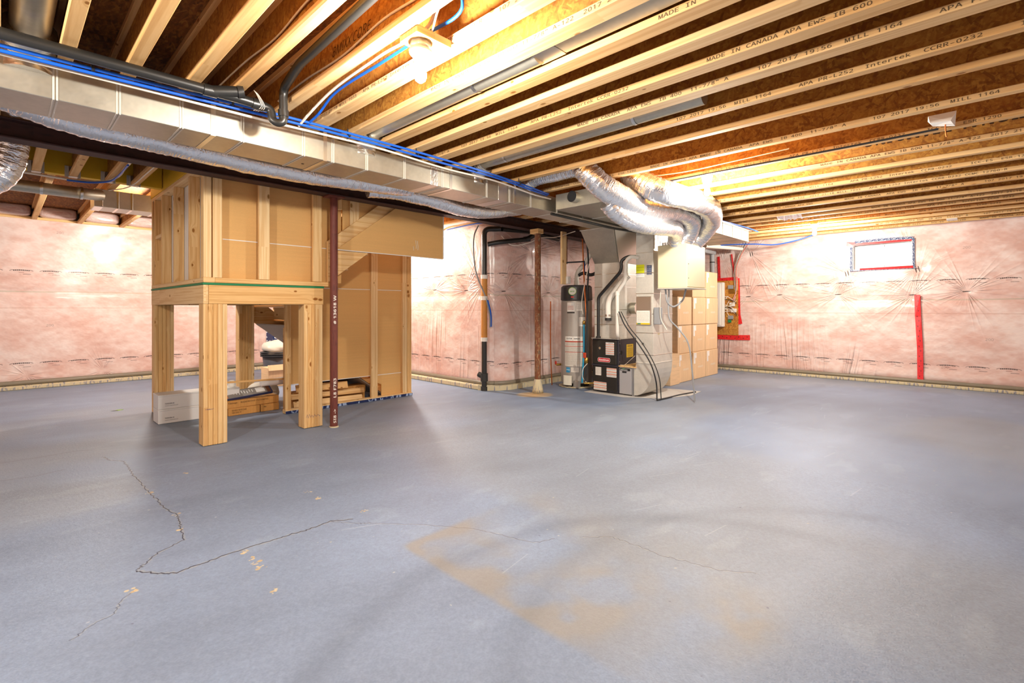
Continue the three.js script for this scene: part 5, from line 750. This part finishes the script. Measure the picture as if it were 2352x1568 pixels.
{
  const o = thing('exhaust_vent', 'white plastic vent pipe climbing with two bends before the furnace plenum', 'pipe', [6.03, 0.8, 3.71]); part('vent_pipe', pipe([V(6.16, 0.80, 3.76), V(6.03, 0.86, 3.71), V(6.03, 1.46, 3.71), V(6.03, 1.62, 3.58), V(6.03, 1.90, 3.57), V(6.05, 1.96, 3.50), V(6.13, 1.94, 3.44)], 0.027, 0.06), pvcWhite, o); for (const [y, a] of [[1.42, 3.71], [1.67, 3.575]]) part('coupling', cyl(6.03, y, y + 0.06, a, 0.033), pvcWhite, o);
  const q = thing('intake_vent', 'black plastic vent pipe running slantwise over the furnace plenum', 'pipe', [6.02, 0.8, 4.02]); part('vent_pipe', pipe([V(6.02, 0.803, 4.02), V(6.02, 1.40, 4.02), V(6.02, 1.76, 3.64), V(6.02, 1.91, 3.64), V(6.05, 1.96, 3.55), V(6.13, 1.96, 3.48)], 0.023, 0.05), abs, q); part('collar', cyl(6.02, 0.803, 0.83, 4.02, 0.035), absDull, q);
  const s = thing('bypass_pipe', 'cream vent pipe bending out of the furnace plenum behind the black pipe', 'pipe', [6.06, 1.2, 3.9]); part('vent_pipe', pipe([V(6.09, 1.10, 3.90), V(6.09, 1.35, 3.90), V(6.09, 1.60, 3.68), V(6.14, 1.70, 3.60)], 0.042, 0.09, 18), pvcWhite, s); part('band', cyl(6.09, 1.12, 1.15, 3.90, 0.046), galvBright, s); part('band', cyl(6.09, 1.06, 1.10, 3.90, 0.044), absDull, s);
  const h = thing('reflection_stub', 'round stub standing in for a dark reflection on the furnace plenum beside the return drop', 'duct', [6.5, 1.1, 3.74]); part('stub', sweep([V(6.50, 1.24, 3.76), V(6.50, 1.24, 3.66)], 0.085, 22), galv, h); part('stub_cap', sweep([V(6.50, 1.24, 3.66), V(6.50, 1.24, 3.652)], 0.088, 22), galvBright, h);  // stub modelled in place of a dark round reflection on the plenum side
  line('drain_tube', 'black condensate tube arching from the vent pipe past the filter cabinet', 'tube', [[5.99, 1.19, 3.66], [5.97, 1.0, 3.55], [5.97, 0.75, 3.34], [5.98, 0.5, 3.17], [6.02, 0.25, 3.11], [6.06, 0.02, 3.12]], 0.009, rubber); line('drain_tube', 'second dark condensate tube close behind the first one', 'tube', [[6.0, 1.19, 3.63], [6.0, 0.98, 3.50], [6.0, 0.76, 3.30], [6.02, 0.5, 3.14], [6.05, 0.3, 3.08], [6.10, 0.02, 3.08]], 0.007, absDull);
  line('drain_tube', 'black condensate tube lying on the floor beside the furnace', 'tube', [[6.06, 0.012, 3.12], [6.3, 0.012, 3.10], [6.65, 0.012, 3.08], [7.05, 0.012, 3.02]], 0.011, rubber); line('cable', 'white control wire drooping across the furnace side', 'cable', [[6.13, 0.43, 3.72], [6.25, 0.42, 3.725], [6.4, 0.47, 3.728], [6.55, 0.53, 3.725]], 0.004, pexWhite);
  single('furnace_pad', prism([[5.98, 4.24], [5.99, 3.6], [6.25, 3.16], [6.75, 2.96], [7.2, 3.0], [7.1, 3.5], [6.9, 4.24]], 0.001, 0.006, (x, y, d) => V(x, d, y)), std({ color: rgb(196, 193, 188), roughness: 0.85, ...D2 }), 'flattened sheet under the furnace and elbow, showing round their foot', 'floor sheet');
}
// ---------------------------------------------------------------- water heater
{
  const c = [6.36, 4.66], R = 0.245, o = thing('water_heater', 'tall grey water heater with a dark top and a round green-white badge', 'water heater', [c[0], 0, c[1]]);
  const grey = std({ color: rgb(172, 166, 158), roughness: 0.38, metalness: 0.3, ...D2 }), dark = std({ color: rgb(70, 70, 72), roughness: 0.4, ...D2 });
  part('tank', lathe(c[0], 0.07, c[1], [[0, 0], [R - 0.01, 0], [R, 0.01], [R, 1.28], [R - 0.01, 1.29], [0, 1.29]], 40), grey, o); part('foot_ring', lathe(c[0], 0.02, c[1], [[0, 0], [0.2, 0], [0.2, 0.05], [0, 0.05]], 30), absDull, o); part('base_pan', lathe(c[0], 0.001, c[1], [[0, 0], [0.27, 0], [0.28, 0.012], [0.26, 0.018], [0, 0.012]], 30), ledgeMat, o);
  part('control_top', lathe(c[0], 1.365, c[1], [[R + 0.004, 0], [R + 0.006, 0.02], [R - 0.002, 0.21], [R - 0.03, 0.235], [0, 0.245]], 40), dark, o);
  // print wrapped on the tank; t is the angle from the face that looks to the camera
  const wrap = (name, t0, t1, y0, y1, mat, r = R + 0.0015) => { const g = new Geo(), n = 10, d0 = Math.atan2(-c[1], -c[0]); for (let i = 0; i < n; i++) { const f = (k) => { const t = d0 + (t0 + (t1 - t0) * k / n); return [c[0] + r * Math.cos(t), c[1] + r * Math.sin(t)]; }; const [p, q] = [f(i), f(i + 1)]; g.quad(V(p[0], y0, p[1]), V(q[0], y0, q[1]), V(q[0], y1, q[1]), V(p[0], y1, p[1]), [i / n, 0], [(i + 1) / n, 0], [(i + 1) / n, 1], [i / n, 1]); } return part(name, g.done(), mat, o); };
  wrap('display_panel', -0.9, 0.25, 1.375, 1.56, std({ color: rgb(44, 44, 46), roughness: 0.3, ...D2 }), R + 0.009); wrap('status_lights', -0.34, -0.16, 1.408, 1.418, std({ color: rgb(220, 40, 30), emissive: rgb(255, 40, 20), emissiveIntensity: 0.5, ...D2 }), R + 0.0105);
  wrap('round_badge', -0.52, 0.0, 1.44, 1.565, printMat(128, 128, (k) => { k.fillStyle = '#e6e6da'; k.beginPath(); k.arc(64, 64, 60, 0, 7); k.fill(); k.strokeStyle = '#7fae3c'; k.lineWidth = 7; k.stroke(); k.fillStyle = '#5c9a30'; k.font = 'italic bold 40px sans-serif'; k.fillText('eco', 28, 78); }), R + 0.0105);
  wrap('info_label', -0.62, -0.12, 1.16, 1.33, sticker(128, 96, (k, w, h) => { k.fillStyle = '#ece8e0'; k.fillRect(0, 0, w, h); textLines(k, 12, 30, 100, 4, 10, '#c06a58'); k.fillStyle = '#3c3630'; k.fillRect(0, h - 14, w, 14); })); wrap('info_label', 0.0, 0.35, 1.20, 1.33, blankLabel); wrap('info_label', 0.15, 0.75, 0.96, 1.1, blankLabel);
  wrap('warning_label', -0.8, 0.42, 0.34, 0.80, sticker(224, 224, (k, w, h) => { k.fillStyle = '#d9d2c6'; k.fillRect(0, 0, w, h); k.fillStyle = '#f0ece4'; k.fillRect(20, 0, 80, 30); k.fillRect(110, 0, 80, 30); k.fillStyle = '#222'; k.font = 'bold 18px sans-serif'; k.fillText('CAUTION', 22, 22, 74); k.fillText('DANGER', 114, 22, 70); for (const [y, t] of [[34, 9], [72, 4], [116, 4]]) { k.fillStyle = '#b8402a'; k.fillRect(0, y, w, t); } textLines(k, 10, 48, 200, 3, 7, '#8d857a'); textLines(k, 10, 82, 200, 5, 7, '#9a9186'); textLines(k, 10, 126, 200, 13, 7, '#a59c90'); }));
  wrap('energy_label', -0.7, -0.42, 0.24, 0.32, sticker(64, 64, (k, w, h) => { k.fillStyle = '#2e8fc0'; k.fillRect(0, 0, w, h); k.fillStyle = '#cfe6f2'; k.font = 'italic bold 26px serif'; k.fillText('energy', 2, 36, 60); })); wrap('data_plate', -0.35, 0.15, 0.25, 0.32, blankLabel);
  wrap('gas_control', -0.75, -0.25, 0.05, 0.2, std({ color: rgb(232, 228, 210), roughness: 0.5, ...D2 }), R + 0.05); part('burner_cover', bx(6.13, 6.20, 0.01, 0.12, 4.46, 4.56, 0.01), grey, o);
  { const d = [-c[0] / 7.885, -c[1] / 7.885], e = [d[1], -d[0]], at = (s, k) => [c[0] + d[0] * s + e[0] * k, c[1] + d[1] * s + e[1] * k]; const [p, q] = [at(0.25, -0.115), at(0.255, -0.085)]; part('blue_drain_tube', pipe([V(p[0], 1.0, p[1]), V(p[0], 0.6, p[1]), V(q[0], 0.09, q[1])], 0.012, 0.05), std({ color: rgb(40, 168, 214), roughness: 0.35, ...D2 }), o); part('relief_valve', lathe(p[0], 0.99, p[1], [[0, 0], [0.022, 0], [0.022, 0.04], [0.012, 0.06], [0, 0.06]], 12), brass, o); }
  part('anode_cap', cyl(c[0] + 0.1, 1.58, 1.61, c[1], 0.03), brass, o);
  const v = thing('heater_vent', 'white vent pipe bending away from the water heater top', 'pipe', [6.4, 1.6, 4.7]); part('vent_pipe', pipe([V(6.42, 1.605, 4.70), V(6.42, 1.80, 4.70), V(6.42, 2.02, 4.48), V(6.5, 2.2, 4.40), V(6.7, 2.4, 4.45)], 0.036, 0.08, 18), pvcWhite, v); part('coupling', cyl(6.42, 1.61, 1.68, 4.70, 0.043), pvcWhite, v);
  const w = thing('heater_intake', 'black hose curving from the heater vent towards the plenum', 'hose', [6.5, 1.7, 4.5]); part('hose', cable([V(6.42, 1.77, 4.66), V(6.44, 1.80, 4.58), V(6.50, 1.77, 4.48), V(6.53, 1.82, 4.38), V(6.54, 2.0, 4.29), V(6.60, 2.2, 4.24)], 0.027, 30, 12), absDull, w);
}
// supply pipes between heater and furnace
for (const [label, pts, r, m] of [
  ['copper water pipe rising beside the water heater', [[6.08, 0.45, 4.27], [6.08, 0.9, 4.27], [6.10, 1.3, 4.30], [6.14, 1.75, 4.36], [6.16, 2.3, 4.40]], 0.011, copper], ['dark gas pipe dropping between heater and furnace', [[6.12, 2.32, 4.30], [6.10, 1.9, 4.25], [6.06, 1.4, 4.245], [6.04, 0.6, 4.245], [6.0, 0.16, 4.24]], 0.013, rubber],
  ['black horizontal pipe from the hanging board to the heater pipes', [[5.93, 1.93, 4.56], [6.1, 1.945, 4.40], [6.16, 1.95, 4.36]], 0.011, rubber], ['thin steel rod hanging above the water heater', [[6.32, 2.40, 4.82], [6.32, 1.95, 4.82]], 0.009, rusty],
  ['blue handled shutoff line over the water heater', [[6.2, 1.95, 4.40], [6.19, 1.87, 4.39], [6.19, 1.78, 4.39]], 0.014, pexBlue], ['copper relief pipe running down the side of the heater', [[6.10, 1.35, 4.98], [6.10, 0.6, 4.98], [6.11, 0.01, 4.96]], 0.009, copper],
  ['grey flexible cable looping over the heater side', [[6.05, 1.9, 4.2], [6.0, 1.55, 4.26], [6.0, 1.3, 4.30], [6.06, 1.15, 4.32]], 0.006, pexWhite], ['looped white wire by the gas valve of the furnace', [[6.03, 0.42, 4.22], [5.98, 0.34, 4.26], [5.98, 0.22, 4.27], [6.04, 0.12, 4.23]], 0.005, pexWhite]]) line('pipe', label, 'pipe', pts, r, m);
{ const o = thing('gas_valve', 'red and brass gas valve on the pipe between heater and furnace', 'valve', [6.03, 0.5, 4.245]); part('valve_body', lathe(6.04, 0.42, 4.245, [[0, 0], [0.03, 0], [0.034, 0.05], [0.024, 0.09], [0, 0.09]], 12), brass, o); part('valve_handle', bx(5.99, 6.005, 0.50, 0.58, 4.22, 4.27, 0.004), std({ color: rgb(200, 70, 40), roughness: 0.5, ...D2 }), o); }
{ const o = thing('drain_valve', 'small brass and red valve at the left side of the water heater', 'valve', [6.20, 0.33, 4.88]); part('valve_body', sweep([V(6.22, 0.34, 4.86), V(6.14, 0.34, 4.90)], 0.018, 10), brass, o); part('valve_handle', sweep([V(6.14, 0.37, 4.90), V(6.13, 0.37, 4.905)], 0.03, 12), std({ color: rgb(210, 60, 40), roughness: 0.5, ...D2 }), o); }
{ const o = thing('hanging_board', 'pale board hanging from the beam with a small white box at its foot', 'board', [5.89, 1.60, 4.56]); part('board', bx(5.835, 5.945, 1.60, 2.395, 4.54, 4.575, 0.003), lumberMats[2], o); part('switch_box', bx(5.92, 6.0, 1.61, 1.72, 4.50, 4.54, 0.006), whitePlastic, o); }
line('gas_pipe', 'dark pipe slung under the trunk and return ducts towards the furnace', 'pipe', [[4.25, 2.29, 3.46], [4.9, 2.285, 3.46], [5.5, 2.275, 3.44], [6.05, 2.26, 3.30]], 0.016, absDull);
// drain stack at the boxed-out wall
{
  const b = 5.04, a = 5.40, o = thing('drain_stack', 'black drain stack with an orange wrapped middle at the boxed-out pink wall', 'pipe', [b, 0, a]), orange = std({ color: rgb(206, 140, 62), roughness: 0.5, ...D2 });
  part('lower_pipe', cyl(b, 0, 0.75, a, 0.040), abs, o); part('upper_pipe', pipe([V(b, 1.69, a), V(b, 2.43, a), V(b + 0.2, 2.44, a - 0.15)], 0.040, 0.09, 18), abs, o); part('wrap', sweep(Array.from({ length: 90 }, (_, i) => V(b, 0.77 + i / 89 * 0.92, a)), (s) => 0.046 + 0.004 * Math.sin(s * 2 * Math.PI / 0.022), 18), orange, o);
  for (const y of [0.74, 1.36, 1.68]) part('wrap_tape', cyl(b, y, y + 0.06, a, 0.0515), whitePlastic, o); part('cleanout', merge([cyl(b, 0.14, 0.26, a, 0.055), sweep([V(b, 0.2, a), V(b - 0.02, 0.24, a + 0.10)], 0.04, 14), cyl(b, 0, 0.06, a, 0.052)]), absDull, o);
  const q = thing('branch_pipe', 'black branch pipe sloping from the drain stack under the beam', 'pipe', [5.6, 2.2, 5.1]); part('pipe_run', pipe([V(b + 0.03, 2.20, a - 0.05), V(b + 0.14, 2.23, a - 0.2), V(5.62, 2.30, 5.06), V(5.74, 2.39, 4.98), V(6.3, 2.36, 4.98)], 0.036, 0.07, 16), abs, q); part('elbow_hub', sweep([V(5.58, 2.297, 5.09), V(5.66, 2.312, 5.03)], 0.043, 16), abs, q);
  single('drain_run', pipe([V(b + 0.22, 2.44, a - 0.16), V(6.2, 2.46, 5.08), V(7.5, 2.44, 5.10)], 0.038, 0.1, 14), abs, 'long black pipe running off behind the branch pipe under the beam', 'pipe');
  line('cable', 'grey cable hanging in a long bow beside the drain stack', 'cable', [[4.92, 2.47, 5.40], [4.86, 2.33, 5.42], [4.85, 2.1, 5.43], [4.90, 1.75, 5.42], [5.03, 1.4, 5.36], [5.10, 1.1, 5.34], [5.10, 0.95, 5.34]], 0.011, greyPlastic); line('cable', 'blue cable tail at the end of the bowed grey cable', 'cable', [[5.06, 1.36, 5.345], [5.11, 1.15, 5.33], [5.115, 0.96, 5.33]], 0.012, pexBlue);
  line('water_line', 'orange and blue line crossing before the bright wall to the drain stack', 'pipe', [[4.95, 2.44, 6.4], [4.95, 2.52, 6.2], [4.95, 2.53, 5.9], [4.95, 2.53, 5.45], [5.0, 2.52, 5.3]], 0.012, std({ color: rgb(214, 150, 50), roughness: 0.5, ...D2 })); line('water_line', 'blue line crossing before the bright wall to the drain stack', 'pipe', [[4.93, 2.49, 6.15], [4.93, 2.50, 5.85], [4.93, 2.505, 5.45], [4.96, 2.50, 5.3]], 0.010, pexBlue);
  line('cable', 'pale wire looping under the trunk duct by the branch pipe', 'cable', [[5.2, 2.33, 5.2], [5.35, 2.20, 5.14], [5.6, 2.24, 5.0], [5.75, 2.32, 4.9], [5.9, 2.33, 4.75], [5.7, 2.34, 4.2]], 0.006, pexWhite);
}
// ---------------------------------------------------------------- cream ventilator box
{
  const cream = std({ color: rgb(214, 202, 164), roughness: 0.5, ...D2 }), o = thing('ventilator_box', 'cream ventilator box hanging below the foil flex ducts', 'ventilator', [6.27, 1.495, 2.88]);
  part('cabinet', bx(6.0, 6.55, 1.50, 2.06, 2.68, 3.08, 0.006), cream, o); part('front_panel', bx(6.004, 6.546, 1.512, 2.052, 2.674, 2.681, 0.002), cream, o); part('bottom_pan', bx(6.0, 6.56, 1.488, 1.50, 2.66, 3.085, 0.004), galvDull, o);
  for (const [b, a, r] of [[6.08, 2.98, 0.07], [6.14, 2.80, 0.09], [6.40, 2.80, 0.09], [6.42, 2.98, 0.07]]) part('port_collar', cyl(b, 2.06, 2.10, a, r), foilTape, o);
  for (const [y, b] of [[1.80, 6.03], [1.62, 6.03]]) part('screw', sweep([V(b, y, 2.676), V(b, y, 2.67)], 0.006, 8), rubber, o);
  for (const [b, a] of [[6.03, 3.06], [6.52, 3.06], [6.52, 2.70]]) part('hanger_chain', sweep([V(b, 2.05, a), V(b, 2.54, a)], 0.004, 6), galvBright, o);
  line('drain_tube', 'grey looped drain tube hanging under the cream ventilator box', 'tube', [[6.10, 1.49, 3.02], [6.12, 1.32, 3.0], [6.18, 1.26, 2.95], [6.26, 1.34, 2.86], [6.28, 1.49, 2.82]], 0.012, greyPlastic); line('drain_tube', 'long grey drain tube falling from the cream box to the floor', 'tube', [[6.16, 1.49, 3.0], [6.14, 1.1, 2.98], [6.2, 0.98, 2.9], [6.24, 0.8, 2.78], [6.25, 0.4, 2.72], [6.28, 0.02, 2.70]], 0.010, greyPlastic); line('cable', 'white control cable hanging left of the cream box', 'cable', [[6.05, 1.49, 3.06], [6.07, 1.3, 3.08], [6.09, 1.1, 3.08], [6.10, 0.95, 3.0]], 0.005, pexWhite);
  single('control_box', bx(6.10, 6.18, 1.02, 1.25, 3.10, 3.19, 0.006), greyPlastic, 'small grey control box on the return drop below the cream box', 'control box');
}
// ---------------------------------------------------------------- stacked cartons, electrical panel
{
  const w = 0.545, h = 0.474, d = 0.45, tag = sticker(64, 96, (c, W2, H2) => { c.fillStyle = '#f6f3ee'; c.fillRect(0, 0, W2, H2); textLines(c, 30, 10, 28, 5, 8, '#d8d2c8'); }), word = printMat(256, 64, (c) => { c.fillStyle = 'rgba(250,236,214,0.95)'; c.font = 'bold 50px sans-serif'; c.fillText('vessein', 20, 48); });
  const proto = new THREE.Group(); proto.name = numbered('stacked_carton'); scene.add(proto); baseOf.set(proto, new THREE.Vector3(0, 0, 0));
  part('carton_body', bx(-w / 2, w / 2, 0, h, 0, d, 0.006), cardMat, proto); part('packing_slip', onA(-w / 2 + 0.09, h - 0.06, -0.0015, 0.11, 0.09), tag, proto); part('packing_slip', onA(-w / 2 + 0.065, h - 0.15, -0.0015, 0.06, 0.10), tag, proto); part('printed_word', onA(0.06, 0.21, -0.0015, 0.3, 0.075), word, proto); part('top_tape', bx(-w / 2, w / 2, h, h + 0.001, d / 2 - 0.03, d / 2 + 0.03, 0), std({ color: rgb(196, 160, 110), roughness: 0.3, ...D2 }), proto);
  const names = [['nearest the furnace', 7.98], ['in the middle', 8.575], ['nearest the window wall', 9.14]], rows = ['on the floor', 'second up', 'third up', 'topmost']; let first = true;
  names.forEach(([col, b], i) => { for (let k = 0; k < (i ? 4 : 3); k++) { const o = first ? proto : proto.clone(); if (!first) { o.name = numbered('stacked_carton'); scene.add(o); } first = false; o.position.copy(V(b + (k % 2 ? 0.006 : -0.004) + (k === 1 && i === 0 ? 0.02 : 0), 0.002 + k * 0.4775, 3.6 + (k % 2) * 0.012)); o.userData.category = 'carton'; o.userData.group = 'stacked cartons behind the furnace'; o.userData.label = 'brown carton with white slip, ' + rows[k] + ' in the stack ' + col; } });
  const c = thing('carton', 'plain brown carton on the floor between elbow and carton stacks', 'carton', [7.5, 0.002, 3.6]); faceBox(c, 7.36, 7.69, 0.002, 0.5, 3.56, 4.0, cardMat); part('printed_mark', onA(7.53, 0.3, 3.5585, 0.2, 0.08), printMat(128, 48, (k) => { k.fillStyle = 'rgba(240,224,200,0.8)'; k.font = 'bold 30px sans-serif'; k.fillText('ITE-3', 20, 34); }), c);

  const e = thing('electrical_board', 'strand board carrying wires on the window wall beside the cartons', 'board', [B1 - 0.04, 0.7, 3.95]); part('board', bx(B1 - 0.03, B1 - 0.012, 0.70, 1.80, 3.49, 4.9, 0.002), panelOsb, e);
  for (const [y, a, m] of [[1.63, 3.63, greyPlastic], [1.02, 3.63, greyPlastic], [1.28, 3.6, whitePlastic], [1.16, 3.57, whitePlastic], [1.55, 3.6, brass]]) part('wire_box', bx(B1 - 0.065, B1 - 0.03, y, y + 0.075, a - 0.05, a + 0.05, 0.004), m, e); part('green_terminal', bx(B1 - 0.065, B1 - 0.03, 0.955, 1.01, 3.62, 3.68, 0.003), greenMat, e);
  for (let i = 0; i < 16; i++) { const y = rr(1.1, 1.5), a = rr(3.50, 3.7), z = rr(-1, 1) * 0.18; part('wire', cable([V(B1 - 0.04, y, 3.78), V(B1 - 0.06, y + rr(-1, 1) * 0.06, 3.70), V(B1 - 0.06, y + z * 0.5, a + 0.03), V(B1 - 0.045, y + z, a - 0.01)], 0.006, 12, 6), [whitePlastic, brass, rubber, romexMat, pexWhite][i % 5], e); }
  const p = thing('breaker_box', 'tall white electrical panel at the edge of the carton stack', 'electrical panel', [B1 - 0.09, 0.86, 3.98]); part('panel_case', bx(B1 - 0.13, B1 - 0.03, 0.865, 1.765, 3.745, 4.15, 0.012), whitePlastic, p); part('panel_door', bx(B1 - 0.142, B1 - 0.13, 0.90, 1.73, 3.80, 4.12, 0.004), whitePlastic, p);
  for (let i = 0; i < 5; i++) line('cable', 'thin cable of the bundle from the joists to the electrical board, ' + ORD[i] + ' from the corner', 'cable', [[B1 - 0.25 + i * 0.03, 2.52, 3.30 - i * 0.02], [B1 - 0.10, 2.3, 3.44 - i * 0.012], [B1 - 0.05, 2.05, 3.55 - i * 0.012], [B1 - 0.05, 1.8, 3.56 - i * 0.014], [B1 - 0.06, 1.5 + i * 0.03, 3.53 - i * 0.006], [B1 - 0.06, 1.3 + i * 0.03, 3.58]], 0.0042, [pexWhite, rubber, romexMat, redTape, pexWhite][i]);
  const g = thing('grey_conduit', 'grey conduit with black straps dropping behind the top carton', 'conduit', [B1 - 0.25, 1.75, 4.0]); part('conduit', pipe([V(9.75, 2.30, 3.84), V(9.75, 1.90, 3.84)], 0.045, 0.1, 16), greyPlastic, g); part('conduit_head', bx(9.3, 9.80, 2.30, 2.37, 3.78, 3.92, 0.01), greyPlastic, g); part('strap', cyl(9.75, 2.14, 2.16, 3.84, 0.048), rubber, g);
  single('white_drain', sweep([V(9.2, 2.42, 3.75), V(9.95, 2.40, 3.35)], 0.04, 16), pvcWhite, 'white pipe slanting under the joists past the end of the return duct', 'pipe');
}

renderer.render(scene, camera);
